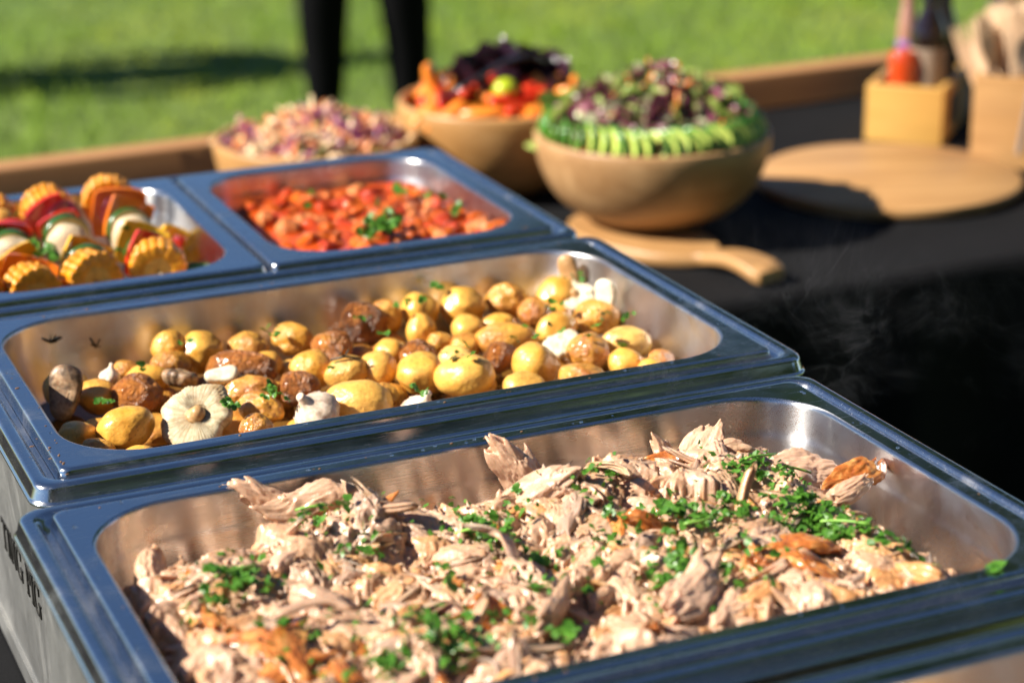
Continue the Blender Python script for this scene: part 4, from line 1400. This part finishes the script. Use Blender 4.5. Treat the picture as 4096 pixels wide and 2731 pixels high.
# ------------------------------------------------------------------ tomato stew in the right half pan
def m_stew(name, c0, c1, rough=0.22, nsc=1.3):
    t = NT(name).set(Roughness=rough, Coat_Weight=0.22, Coat_Roughness=0.07, Specular_IOR_Level=0.2)
    n = t.noise(t.coord('Object', (1, 1, 1)), nsc, 4, 0.6)
    oi = t.n('ShaderNodeObjectInfo')
    c = t.ramp(n, [(0.3, c0), (0.7, c1)])
    t.col(t.mix(t.math('MULTIPLY', oi.outputs['Random'], 0.45), c, tuple(x * .6 for x in c0)))
    t.bump(n, 0.4, 0.002 if nsc > 5 else .05)
    return t.m
STEW_S = m_stew('tomato_sauce', (0.30, 0.028, 0.004), (0.52, 0.085, 0.008), .2, 80)
STEW_O = m_stew('stewed_tomato', (0.46, 0.062, 0.004), (0.66, 0.150, 0.010))
STEW_R = m_stew('stewed_pepper', (0.38, 0.022, 0.003), (0.54, 0.065, 0.005))
STEW_W = m_stew('stewed_onion', (0.56, 0.13, 0.03), (0.72, 0.30, 0.10))
SX, SY = HP[1]
stew = empty('tomato_stew', (SX, SY, -.06), -.0102)
tag(stew, 'chunky red tomato stew in the right half pan', 'stew')
def stew_h(x, y):
    q = np.stack([np.ravel(x) * 30, np.ravel(y) * 30, np.ravel(x) * 0], 1)
    base = -.025 + .006 * (1 - sstep(-.10, .10, np.ravel(y))) - .012 * (1 - sstep(-.095, -.06, np.ravel(x)))
    return base + .004 * fbm(q, 2, 9)
gx, gy = np.meshgrid(np.linspace(-.107, .107, 70), np.linspace(-.138, .138, 90))
m = MB()
gz = stew_h(gx, gy) + .06
m.add(np.stack([gx.ravel(), gy.ravel(), gz], 1), [(j * 70 + i, j * 70 + i + 1, (j + 1) * 70 + i + 1, (j + 1) * 70 + i) for j in range(89) for i in range(69)])
m.build('sauce', STEW_S, stew)
def cube_blob(seed):
    v, f = ICO2
    w = np.sign(v) * np.abs(v) ** .55
    w = w * (1 + .16 * fbm(v * 1.4 + seed, 2, seed))[:, None]
    return w * np.array([1, random.Random(seed).uniform(.6, .95), random.Random(seed + 1).uniform(.55, .9)]), f
CUB = {}
for mt in (STEW_O, STEW_R, STEW_W):
    CUB[mt.name] = []
    for k in range(6):
        m = MB()
        m.add(*cube_blob(k + 40))
        CUB[mt.name].append(m.mesh('stew_chunk', mt))
for k in range(250):
    x, y = random.uniform(-.090, .104), random.uniform(-.128, .122)
    if x < -.05 and random.random() < .5:
        continue
    mt = random.choice((STEW_O, STEW_O, STEW_O, STEW_R, STEW_R, STEW_W))
    s = random.uniform(.0050, .0115)
    o = link('stew_chunk', random.choice(CUB[mt.name]), stew, (x, y, float(stew_h(x, y)[0]) + .06 + random.uniform(-.004, .0015)),
             Euler((random.uniform(-.6, .6), random.uniform(-.6, .6), random.uniform(0, 6.28))).to_quaternion())
    o.scale = (s, s, s)
for x, y, s in ((-.062, .005, .017), (-.030, .012, .013), (-.070, .055, .012)):
    o = link('stew_chunk', CUB[STEW_W.name][1], stew, (x, y, .034), Euler((.5, .7, .6)).to_quaternion())
    o.scale = (s, s * .9, s * .8)
pg3 = garnish('chopped parsley in a patch on the tomato stew', (SX, SY, -.02))
for sx, sy, n in ((-.006, -.086, 16), (.006, -.070, 14), (-.022, -.094, 9), (.070, .00, 3), (-.05, .02, 2), (.06, .06, 2), (.03, .02, 3), (-.02, .08, 2), (.08, -.05, 3)):
    for k in range(n):
        o = link('parsley_leaf', random.choice(LEAVES), pg3, (sx + random.gauss(0, .007), sy + random.gauss(0, .009), float(stew_h(sx, sy)[0]) + .034 + random.uniform(-.001, .006)), tilt((0, -.3, 1), random.uniform(0, 6.28), .6))
        s = random.uniform(.6, 1.1)
        o.scale = (s, s, s)

# ------------------------------------------------------------------ vegetable skewers in the left half pan
def m_grill(name, c, rough=0.25, var=0.25, scale=40, amount=0.62):
    t = NT(name).set(Roughness=rough, Coat_Weight=0.35, Subsurface_Weight=0.06, Subsurface_Scale=0.003)
    n = t.noise(t.coord(), scale, 4, 0.6)
    g = t.noise(t.n('ShaderNodeNewGeometry').outputs['Position'], 48, 5, 0.7, 0.5)
    k = t.ramp(n, [(0.25, tuple(x * (1 - var) for x in c)), (0.75, tuple(min(1, x * (1 + var)) for x in c))])
    t.col(t.mix(t.val(g, [(amount, 0.0), (amount + .10, 0.8)]), k, (0.09, 0.03, 0.012)))
    t.bump(n, 0.2, 0.002)
    return t.m
CORN = m_grill('corn_kernel', (0.66, 0.26, 0.009), 0.3, 0.35, 120, 0.58)
CORNC = m_plain('corn_core', (0.62, 0.33, 0.05), 0.5, 0.4, 130, 0.4)
PEP_R = m_grill('red_pepper', (0.58, 0.030, 0.010), 0.2)
PEP_O = m_grill('orange_pepper', (0.68, 0.16, 0.012), 0.24)
PEP_Y = m_grill('yellow_pepper', (0.74, 0.40, 0.012), 0.22)
ZUC_S = m_plain('courgette_skin', (0.025, 0.075, 0.012), 0.25, 0.5, 150)
ZUC_F = m_plain('courgette_flesh', (0.52, 0.42, 0.16), 0.4, 0.25, 90)
ONI = m_plain('red_onion', (0.34, 0.10, 0.17), 0.25, 0.5, 150, Coat_Weight=0.3)
STICK = m_plain('bamboo_stick', (0.60, 0.40, 0.18), 0.5, 0.2, 200)
MUSHG = m_mush('grilled_mushroom', (0.56, 0.42, 0.24), (0.74, 0.62, 0.42), (0.22, 0.08, 0.02), .48, .70)
def corn_mesh():
    m = MB()
    R, L = .0235, .024
    prof = [(.001, -L / 2 + .003), (R * .30, -L / 2 + .001), (R * .50, -L / 2 + .0005), (R * .80, -L / 2 + .002), (R * .84, L / 2 - .003), (R * .50, L / 2), (R * .30, L / 2 - .001), (.001, L / 2 - .003)]
    t = np.linspace(0, 2 * PI, 40, endpoint=False)
    m.loft([np.stack([r * np.cos(t), np.full(40, z), r * np.sin(t)], 1) for r, z in prof], mi=1)
    v, f = ICO2
    for a in range(18):
        th = 2 * PI * a / 18
        for row in range(4):
            yy = (row - 1.5) * .0060 + random.uniform(-.0006, .0006)
            k = np.sign(v) * np.abs(v) ** .50 * np.array([.0041, .0033, .0068 if row in (0, 3) else .0060]) * random.uniform(.88, 1.1)
            c, s = math.cos(th - PI / 2), math.sin(th - PI / 2)
            q = np.stack([k[:, 0] * c - k[:, 2] * s, k[:, 1], k[:, 0] * s + k[:, 2] * c], 1)
            rr_ = R * .745 * random.uniform(.97, 1.05)
            m.add(q + np.array([rr_ * math.cos(th), yy, rr_ * math.sin(th)]), f, 0)
    return m.mesh('corn_slice', [CORN, CORNC])
def pepper_mesh(mat, seed, w=.021):
    r = random.Random(seed)
    n = 14
    u = np.linspace(-1, 1, n)
    loops = []
    X, Z = np.meshgrid(u, u)
    sq = 1 - .10 * (X ** 2 * Z ** 2)
    bulge = (1 - .62 * X ** 2) * (1 - .20 * Z ** 2)
    yo = .010 * bulge - .004
    top = np.stack([X * w * sq * (1 + .06 * Z), yo, Z * w * sq], -1)
    bot = top - np.array([0, .0042, 0]) * 1.0
    m = MB()
    V = np.concatenate([top.reshape(-1, 3), bot.reshape(-1, 3)])
    V[:, 1] += .0012 * fbm(V * 90, 2, seed)
    f = []
    N = n * n
    for j in range(n - 1):
        for i in range(n - 1):
            a = j * n + i
            f += [(a, a + 1, a + n + 1, a + n), (N + a, N + a + n, N + a + n + 1, N + a + 1)]
    rim = [i for i in range(n)] + [k * n + n - 1 for k in range(1, n)] + [(n - 1) * n + i for i in range(n - 2, -1, -1)] + [k * n for k in range(n - 2, 0, -1)]
    for k in range(len(rim)):
        a, b = rim[k], rim[(k + 1) % len(rim)]
        f.append((b, a, a + N, b + N))
    m.add(V, f)
    return m.mesh('pepper_piece', mat, sharp=50)
def zuc_mesh():
    m = MB()
    R, L = .0215, .009
    n = 40
    t = np.linspace(0, 2 * PI, n, endpoint=False)
    def lp(r, y):
        return np.stack([r * np.cos(t), np.full(n, y), r * np.sin(t)], 1)
    m.loft([lp(.001, -L / 2), lp(R * .5, -L / 2 + .0004), lp(R * .93, -L / 2)], mi=1)
    m.loft([lp(R * .93, -L / 2), lp(R, -L / 2 + .001), lp(R, L / 2 - .001), lp(R * .93, L / 2)], mi=0)
    m.loft([lp(R * .93, L / 2), lp(R * .5, L / 2 - .0004), lp(.001, L / 2)], mi=1)
    return m.mesh('courgette_slice', [ZUC_S, ZUC_F])
def onion_mesh():
    m = MB()
    for k in range(3):
        n = 12
        u = np.linspace(-1, 1, n)
        X, Z = np.meshgrid(u, u)
        w = np.sqrt(np.clip(1 - Z ** 2, 0.02, 1))
        p = np.stack([X * w * (.017 - k * .003), -.006 * X ** 2 + k * .0035 - .003, Z * (.022 - k * .002)], -1).reshape(-1, 3)
        q = p + np.array([0, .0022, 0])
        N = n * n
        f = []
        for j in range(n - 1):
            for i in range(n - 1):
                a = j * n + i
                f += [(a, a + n, a + n + 1, a + 1), (N + a, N + a + 1, N + a + n + 1, N + a + n)]
        m.add(np.concatenate([p, q]), f)
    return m.mesh('onion_wedge', ONI)
CORN_M, ZUC_M, ONI_M = corn_mesh(), zuc_mesh(), onion_mesh()
PEPM = {'r': pepper_mesh(PEP_R, 1), 'o': pepper_mesh(PEP_O, 2, .024), 'y': pepper_mesh(PEP_Y, 3)}
MUSH_M = blob_mesh('mushroom_piece', 61, MUSHG, .14, -.03, ICO3)
KPOT_M = blob_mesh('potato_piece', 62, POTATO, .10, 0, ICO3)
KIND = {'c': ('corn_slice', CORN_M, .0265), 'r': ('red_pepper_piece', PEPM['r'], .014), 'o': ('orange_pepper_piece', PEPM['o'], .015), 'y': ('yellow_pepper_piece', PEPM['y'], .014),
        'z': ('courgette_slice', ZUC_M, .0105), 'n': ('onion_wedge', ONI_M, .012), 'm': ('mushroom_piece', MUSH_M, .026), 'p': ('potato_piece', KPOT_M, .026)}
def kebab(label, front, back, seq):
    a, b = Vector(front), Vector(back)
    d = (b - a)
    t = empty('vegetable_skewer', a)
    tag(t, label, 'skewer', 'vegetable skewers side by side in the left half pan')
    q = Vector((0, 1, 0)).rotation_difference(d.normalized())
    m = MB()
    m.tube([tuple(-d.normalized() * .020), tuple(d * .5), tuple(d + d.normalized() * .01)], [.0014, .0016, .0012], 6)
    m.build('stick', STICK, t)
    tot = sum(KIND[c][2] for c in seq)
    s = 0
    for k, ch in enumerate(seq):
        nm, me, th = KIND[ch]
        s += th / 2
        pos = d * (s / tot)
        s += th / 2
        r = random.Random(hash((label[:8], k)) % 1000 if False else k * 7 + len(label))
        o = link(nm, me, t, pos + Vector((r.uniform(-.003, .003), 0, r.uniform(-.002, .004))),
                 q @ Euler((r.uniform(-.16, .16), r.uniform(-.5, .5) + (3.14 if ch in 'mp' else 0), r.uniform(-.2, .2))).to_quaternion())
        if ch in 'mp':
            o.scale = (.0215, .0150, .0200)
        if ch == 'p':
            o.color = (.25, .1, 0, 1)
        if ch in 'ro':
            z = r.uniform(.88, 1.05)
            o.scale = (z, 1, z)
kebab('vegetable skewer beside the empty right end of the left half pan', (-.086, .262, -.014), (-.078, .494, -.002), 'crzymzonoc')
kebab('vegetable skewer second from the right, corn at both ends', (-.140, .262, -.016), (-.138, .498, -.003), 'czynmzrnrc')
kebab('vegetable skewer third from the right, ending in a corn slice in front', (-.198, .258, -.017), (-.190, .490, -.006), 'coynmzrrpc')
kebab('leftmost vegetable skewer, at the edge of the picture', (-.244, .262, -.016), (-.238, .480, -.010), 'coymrzyomc')
for nm, me, loc, rot, lab in (('pepper_piece', PEPM['y'], (-.036, .292, -.038), (1.1, .2, .5), 'loose yellow pepper piece in the front right corner of the left half pan'),
                              ('pepper_piece', PEPM['r'], (-.052, .360, -.030), (.3, .1, 1.2), 'loose red pepper piece beside the right wall of the left half pan'),
                              ('courgette_slice', ZUC_M, (-.040, .318, -.036), (1.0, .5, .3), 'loose courgette slice behind the yellow pepper piece'),
                              ('pepper_piece', PEPM['o'], (-.048, .268, -.030), (.9, -.3, .9), 'loose orange pepper piece beside the front corn at the right'),
                              ('pepper_piece', PEPM['y'], (-.046, .395, -.028), (.5, .6, .2), 'loose yellow pepper piece under the back of the right skewer')):
    o = link(nm, me, None, loc, rot)
    tag(o, lab, 'vegetable')
pg4 = garnish('chopped parsley between the vegetable skewers', (-.15, .37, 0))
for k in range(16):
    x, y = random.gauss(-.015, .03), random.gauss(-.02, .06)
    o = link('parsley_leaf', random.choice(LEAVES), pg4, (x, y, random.uniform(.000, .012)), tilt((0, -.4, 1), random.uniform(0, 6.28), .6))
    s = random.uniform(.6, 1.1)
    o.scale = (s, s, s)

# ------------------------------------------------------------------ salads
def crumple(seed, mat, size=.028, frill=.30, elong=1.2, name='salad_leaf'):
    n = 13
    u = np.linspace(-1, 1, n)
    X, Y = np.meshgrid(u, u)
    r = np.sqrt(X ** 2 + Y ** 2)
    k = np.where(r > 0, np.maximum(np.abs(X), np.abs(Y)) / np.maximum(r, 1e-6), 1)
    X, Y = X * k, Y * k
    r = np.sqrt(X ** 2 + Y ** 2)
    P = np.stack([X.ravel(), Y.ravel(), X.ravel() * 0], 1)
    z = .45 * vn(P * 1.1 + seed * 5.3, seed) + frill * r.ravel() ** 2 * vn(P * 3.3 + seed, seed + 1) + .20 * r.ravel() ** 2
    m = MB()
    V = np.stack([P[:, 0] * elong, P[:, 1] * (1 + .15 * vn(P * 4, seed + 2)), z], 1) * size
    m.add(V, [(j * n + i, j * n + i + 1, (j + 1) * n + i + 1, (j + 1) * n + i) for j in range(n - 1) for i in range(n - 1)])
    return m.mesh(name, mat)
LG = m_leaf('lettuce_green', (0.20, 0.32, 0.04), (0.50, 0.56, 0.16), .35, .35)
LP = m_leaf('radicchio', (0.12, 0.025, 0.045), (0.30, 0.085, 0.13), .20, .25)
LW = m_leaf('pale_heart', (0.55, 0.58, 0.30), (0.72, 0.70, 0.48), .35, .35)
LK = m_leaf('pink_rib', (0.50, 0.20, 0.26), (0.68, 0.42, 0.42), .25, .3)
CAR = m_plain('carrot_strip', (0.72, 0.20, 0.035), 0.35, 0.3, 90)
CUC_S = m_plain('cucumber_skin', (0.055, 0.19, 0.025), 0.25, 0.4, 120)
CUC_F = m_plain('cucumber_flesh', (0.46, 0.54, 0.11), 0.25, 0.35, 100, Coat_Weight=0.3)
def heap(name, label, cat, c, R, z0, H, items, seed=3, pw=1.6):
    """pieces over a dome; items = [(piece name, meshes, count, (smin, smax), tilt, rmax)]"""
    t = empty(name, (c.x, c.y, z0))
    tag(t, label, cat, 'salads in the wooden bowls')
    r = random.Random(seed)
    m = MB()
    prof = [(R * k, H * .82 * (1 - k ** 2) - .012) for k in (.02, .2, .4, .6, .8, .95)]
    m.lathe(prof[::-1], 40, False, True)
    m.build('heap_core', items[0][1][0].materials[0], t)
    for nm, ms, cnt, (s0, s1), tl, rmax in items:
        for k in range(cnt):
            rr_ = R * rmax * math.sqrt(r.random())
            a = r.uniform(0, 2 * PI)
            q = rr_ / R
            z = H * (1 - q ** 2) - .006 + r.uniform(-.004, .010)
            nrm = (math.cos(a) * q * pw * H / R, math.sin(a) * q * pw * H / R, 1)
            qq = Vector((0, 0, 1)).rotation_difference(Vector(nrm).normalized()) @ Euler((r.gauss(0, tl), r.gauss(0, tl), r.uniform(0, 6.28))).to_quaternion()
            o = link(nm, r.choice(ms), t, (rr_ * math.cos(a), rr_ * math.sin(a), z), qq)
            s = r.uniform(s0, s1)
            o.scale = (s, s, s)
    return t
def strips(mat, k0, n, L0, L1, w, name):
    out = []
    for k in range(n):
        r = random.Random(k0 + k)
        L = r.uniform(L0, L1)
        q = np.linspace(0, 1, 7)
        m = MB()
        m.tube(np.stack([(q - .5) * L, .2 * L * np.sin(q * 3 + k), .22 * L * np.cos(q * 4 + k) * r.uniform(.3, 1)], 1), w * np.array([.6, 1, 1, 1, 1, 1, .6]), 5, flat=.55)
        out.append(m.mesh(name, mat))
    return out
CARS = strips(CAR, 1, 4, .03, .055, .0026, 'carrot_strip')
leafs = heap('leaf_salad', 'mixed green and purple leaf salad heaped in the nearest wooden bowl', 'salad', BL, .132, -.100, .066,
     [('green_leaf', [crumple(k, LG, .014) for k in range(5)], 130, (.7, 1.3), .6, .84), ('purple_leaf', [crumple(20 + k, LP, .016) for k in range(5)], 190, (.7, 1.3), .6, .93),
      ('pale_leaf', [crumple(40 + k, LW, .013) for k in range(4)], 150, (.6, 1.3), .7, .95), ('pink_rib', [crumple(60 + k, LK, .010, .2, 1.8) for k in range(3)], 110, (.6, 1.1), .7, .95),
      ('carrot_strip', CARS, 70, (.8, 1.3), .5, .93)], 4)
big = [crumple(80 + k, LG, .044, .35, 1.0, 'lettuce_leaf') for k in range(3)]
for k, a in enumerate((158, 138, 20)):
    th = math.radians(a)
    q = Vector((0, 0, 1)).rotation_difference(Vector((math.cos(th), math.sin(th), .35)).normalized())
    link('lettuce_leaf', big[k % 3], leafs, (.116 * math.cos(th), .116 * math.sin(th), .014), q @ Quaternion((0, 0, 1), k))
cm = MB()
n = 28
t_ = np.linspace(0, 2 * PI, n, endpoint=False)
def clp(r, y):
    return np.stack([r * np.cos(t_), np.full(n, y), r * np.sin(t_)], 1)
cm.loft([clp(.001, -.0022), clp(.018, -.0022)], mi=1)
cm.loft([clp(.018, -.0022), clp(.0208, -.0018), clp(.0208, .0018), clp(.018, .0022)], mi=0)
cm.loft([clp(.018, .0022), clp(.001, .0022)], mi=1)
CUC = cm.mesh('cucumber_slice', [CUC_S, CUC_F])
for k in range(58):
    a = 2 * PI * k / 58 + random.uniform(-.03, .03)
    o = link('cucumber_slice', CUC, leafs, (.1275 * math.cos(a), .1275 * math.sin(a), .010 + random.uniform(-.004, .0015)),
             (random.uniform(-.15, .15) - .15, random.uniform(-.2, .2), a + PI / 2 - math.radians(34) + random.uniform(-.12, .12)))
    o.scale = (1.1, 1, 1.1)
SLO, SLC, SLP, SLG = [m_plain(nm, c, .3, .3, 100, Coat_Weight=.25) for nm, c in (('slaw_carrot', (.72, .27, .09)), ('slaw_cabbage', (.76, .56, .32)), ('slaw_red_cabbage', (.22, .035, .11)), ('slaw_herb', (.12, .26, .05)))]
slaw = heap('coleslaw', 'pink and orange coleslaw with herbs in the bowl behind the half pans', 'salad', BC, .122, TZ + .001 + .100, .031,
     [('carrot_shred', strips(SLO, 30, 4, .02, .04, .0030, 'carrot_shred'), 160, (.8, 1.3), .5, .97), ('cabbage_shred', strips(SLC, 50, 4, .02, .045, .0034, 'cabbage_shred'), 130, (.8, 1.3), .5, .97),
      ('red_cabbage_shred', strips(SLP, 70, 4, .02, .045, .0032, 'red_cabbage_shred'), 165, (.8, 1.3), .5, .97), ('herb_leaf', LEAVES, 60, (.9, 1.6), .5, .95)], 6)
RC = m_plain('roast_carrot', (0.74, 0.22, 0.022), 0.3, 0.3, 60, Coat_Weight=0.3)
TOM = m_plain('tomato', (0.66, 0.045, 0.010), 0.15, 0.2, 40, Coat_Weight=0.4)
LIM = m_plain('lime', (0.42, 0.50, 0.02), 0.25, 0.2, 60)
AUB = m_leaf('dark_beet_leaf', (0.018, 0.008, 0.014), (0.060, 0.022, 0.035), .05, .14)
carm = []
for k in range(4):
    m = MB()
    q = np.linspace(0, 1, 8)
    m.tube(np.stack([(q - .5) * .06, .004 * np.sin(q * 3 + k), 0 * q], 1), np.array([.004, .008, .0095, .010, .0095, .009, .008, .004]), 8)
    carm.append(m.mesh('carrot_piece', RC, sharp=50))
tomm = [blob_mesh('tomato_piece', 90 + k, TOM, .06, 0, ICO2) for k in range(2)]
rs = heap('roast_vegetable_salad', 'roast carrots, tomatoes and dark leaves heaped in the back wooden bowl', 'salad', BK, .126, TZ + .001 + .114, .034,
     [('carrot_piece', carm, 60, (.7, 1.1), .5, .97), ('red_pepper_piece', [PEPM['r']], 10, (.8, 1.1), .8, .9)], 8)
r9 = random.Random(9)
for k in range(40):
    a, q = r9.uniform(0, 6.28), math.sqrt(r9.random()) * .115
    o = link('tomato_piece', tomm[k % 2], rs, (q * math.cos(a), q * math.sin(a), .034 * (1 - (q / .126) ** 2) + .008))
    s = r9.uniform(.007, .0115)
    o.scale = (s, s, s * .85)
dk = [crumple(120 + k, AUB, .034, .35, 1.3, 'dark_leaf') for k in range(4)]
for k in range(30):
    x, y = r9.uniform(-.055, .075), r9.uniform(-.03, .06)
    hh = .036 * math.exp(-((x - .012) ** 2 / .0030 + (y - .012) ** 2 / .0030)) + .024
    o = link('dark_leaf', dk[k % 4], rs, (x, y, hh * r9.uniform(.75, 1.05)), Euler((r9.gauss(0, .5), r9.gauss(0, .5), r9.uniform(0, 6))).to_quaternion())
    s = r9.uniform(.7, 1.1)
    o.scale = (s, s, s)
m = MB()
m.add(*blob(97, .04, 0, ICO2))
o = m.build('lime_wedge', LIM, rs, loc=(-.020, -.068, .034))
o.scale = (.018, .014, .017)
for k, (x, y, z) in enumerate(((-.098, -.010, .038), (-.085, .02, .034))):
    o = link('carrot_piece', carm[k], rs, (x, y, z), aim((-.35, .1, .8)))
m = MB()
m.tube([(-.100, -.050, .030), (-.060, -.052, .048), (-.020, -.050, .066), (.02, -.045, .074), (.05, -.04, .06)], [.006, .007, .008, .012, .008], 12, flat=.5)
o = m.build('serving_tongs', m_plain('black_plastic', (.014, .014, .018), .16), None, loc=(BK.x, BK.y, TZ + .115))
tag(o, 'dark shiny serving tongs lying across the roast carrot bowl', 'tongs')

# ------------------------------------------------------------------ the nearest pan, only its far side in view
tb = empty('roast_tray_bake', (-.038, -.774, -.09), .002)
tag(tb, 'golden brown roast pieces in the near right corner pan', 'roast')
BK_M = [blob_mesh('roast_piece', 140 + k, POTATO, .2, -.06, ICO3) for k in range(4)]
for k in range(130):
    o = link('roast_piece', BK_M[k % 4], tb, (random.uniform(-.21, .21), random.uniform(-.115, .115), random.uniform(.012, .032)), Euler((random.uniform(0, 6), random.uniform(0, 6), 0)).to_quaternion())
    s = random.uniform(.012, .020)
    o.scale = (s * 1.3, s, s)
    o.color = (random.uniform(.05, .4), 0, 0, 1)

# ------------------------------------------------------------------ steam
t = NT('steam_vapour')
vol = t.n('ShaderNodeVolumePrincipled')
vol.inputs['Color'].default_value = (1, 1, 1, 1)
vol.inputs['Anisotropy'].default_value = 0.3
vv = t.coord('Object', (11, 11, 10))
wn1 = t.noise(vv, 1.0, 3, 0.5, 3.4)
rid = t.math('ABSOLUTE', t.math('SUBTRACT', wn1, 0.5))
wisp = t.val(rid, [(0.0, 1.0), (0.028, 0.0)])
env = t.noise(t.coord('Object', (9, 9, 6)), 1.0, 2)
env = t.val(env, [(0.52, 0.0), (0.70, 1.0)])
sep = t.n('ShaderNodeSeparateXYZ')
tc = t.n('ShaderNodeTexCoord')
t.l(tc.outputs['Generated'], sep.inputs[0])
fall = t.math('MULTIPLY', t.val(sep.outputs[2], [(0.0, 1.0), (0.3, 0.6), (0.8, 0.0)]), t.val(sep.outputs[0], [(0.0, 0.0), (0.2, 1.0), (0.8, 1.0), (1.0, 0.0)]))
fall = t.math('MULTIPLY', fall, t.val(sep.outputs[1], [(0.0, 0.0), (0.15, 1.0), (0.85, 1.0), (1.0, 0.0)]))
t.l(t.math('MULTIPLY', t.math('MULTIPLY', t.math('MULTIPLY', wisp, env), fall), 1.6), vol.inputs['Density'])
t.t.nodes.remove(t.b)
t.l(vol.outputs[0], t.t.nodes['Material Output'].inputs['Volume'])
m = MB()
m.box((.20, -.42, .008), (.44, -.06, .15))
tag(m.build('steam', t.m, smooth=False), 'thin wisps of steam rising past the right rim of the pork pan', 'steam', kind='stuff')

# ------------------------------------------------------------------ unseen trees, added for the dark they mirror in the steel
BARK = m_plain('bark', (0.10, 0.07, 0.045), 0.9, 0.4, 6)
FOL = m_leaf('tree_foliage', (0.030, 0.075, 0.012), (0.06, 0.12, 0.02), .2, .5)
TL = ['slender leafy tree beyond the lawn, mirrored in the steel rims', 'broad leafy tree beyond the lawn, mirrored in the steel rims', 'tall leafy tree beyond the lawn, mirrored in the steel rims', 'rightmost leafy tree beyond the lawn, mirrored in the steel rims',
      'dense tree behind the viewer to the right, dark in the steel lips', 'dense tree straight behind the viewer, dark in the steel lips', 'dense tree behind the viewer to the left, dark in the steel lips', 'low dense tree far right behind the viewer, dark in the steel lips']
for k, (az, dist, base, top, rad) in enumerate(((27, 24, 7.0, 15, 4.6), (40, 22, 6.5, 15, 4.8), (54, 25, 6.0, 16, 5.2), (68, 23, 5.5, 15, 5.0),
                                                (140, 13, 1.2, 10, 4.6), (172, 13, 1.0, 11, 4.8), (204, 14, 1.2, 10, 4.8), (110, 15, 1.0, 9, 4.6))):  # added behind the viewer to darken the lips and cut sky fill
    a = math.radians(az)
    t = empty('tree', (CAM.x + dist * math.sin(a), CAM.y + dist * math.cos(a), GZ))
    tag(t, TL[k], 'tree', 'trees beyond the lawn' if k < 4 else 'trees behind the viewer')
    m = MB()
    m.tube([(0, 0, 0), (.15, .1, base * .5), (0, .2, base), (.1, 0, (base + top) / 2)], [.38, .28, .22, .10], 10)
    for q in range(5):
        b = 2 * PI * q / 5
        m.tube([(0, .15, base * .85), (rad * .35 * math.cos(b), rad * .35 * math.sin(b), base + 1.2), (rad * .7 * math.cos(b), rad * .7 * math.sin(b), base + 2.6)], [.14, .09, .04], 6)
    m.build('trunk', BARK, t)
    rg = np.random.default_rng(50 + k)
    N = 5200 if k < 4 else 6500
    cl = rg.normal(size=(46, 3))
    cl = cl / np.linalg.norm(cl, axis=1)[:, None] * (rg.random(46) ** .4)[:, None] * np.array([rad * .85, rad * .85, (top - base) / 2 * .85])
    c = cl[rg.integers(0, 46, N)] + rg.normal(size=(N, 3)) * .55 + np.array([0, 0, (base + top) / 2])
    ls = .17 if k < 4 else .30
    d1 = rg.normal(size=(N, 3)) * ls
    d2 = rg.normal(size=(N, 3)) * ls
    m = MB()
    m.v = [np.stack([c - d1, c + d2, c + d1, c - d2], 1).reshape(-1, 3)]
    m.f = [(4 * i, 4 * i + 1, 4 * i + 2, 4 * i + 3) for i in range(N)]
    m.m = [0] * N
    m.build('crown', FOL, t, smooth=False)

# ------------------------------------------------------------------ crumbs and water drops on the steel rims
WATER = NT('water').set(Base_Color=(1, 1, 1), Roughness=0.02, Transmission_Weight=1.0, IOR=1.33).m
CRUMB = m_plain('crumb', (0.16, 0.08, 0.035), 0.6, 0.5, 900)
rc = random.Random(77)
v2, f2 = ico(3)
def rim_spot():
    c = rc.choice(((-.0193, -.3866), (0, 0), (-.0193, -.3866), (0, 0), HP[1]))
    hx = .127 if c is HP[1] else .259
    if rc.random() < .6:
        return c[0] + rc.uniform(-hx, hx), c[1] + rc.choice((-1, 1)) * rc.uniform(.1535, .1585), 0.0
    return c[0] + rc.choice((-1, 1)) * rc.uniform(hx - .003, hx + .002), c[1] + rc.uniform(-.14, .14), 0.0
m = MB()
for k in range(90):
    x, y, z = rim_spot()
    s = rc.uniform(.0004, .0014)
    m.add(v2 * np.array([s, s, s * .45]) + np.array([x, y, z + .0002]), f2)
tag(m.build('water_drops', WATER), 'tiny water drops on the steel rims', 'water drops', kind='stuff')
m = MB()
for k in range(70):
    x, y, z = rim_spot() if k % 3 else (rc.gauss(-.262, .004), rc.gauss(-.120, .03), -.009 if rc.random() < .4 else 0)
    s = rc.uniform(.0003, .0009)
    m.add(v2 * np.array([s * rc.uniform(.7, 2.2), s, s * .5]) + np.array([x, y, z + .0002]), f2)
tag(m.build('crumbs', CRUMB), 'small brown food crumbs on the steel rims', 'crumbs', kind='stuff')
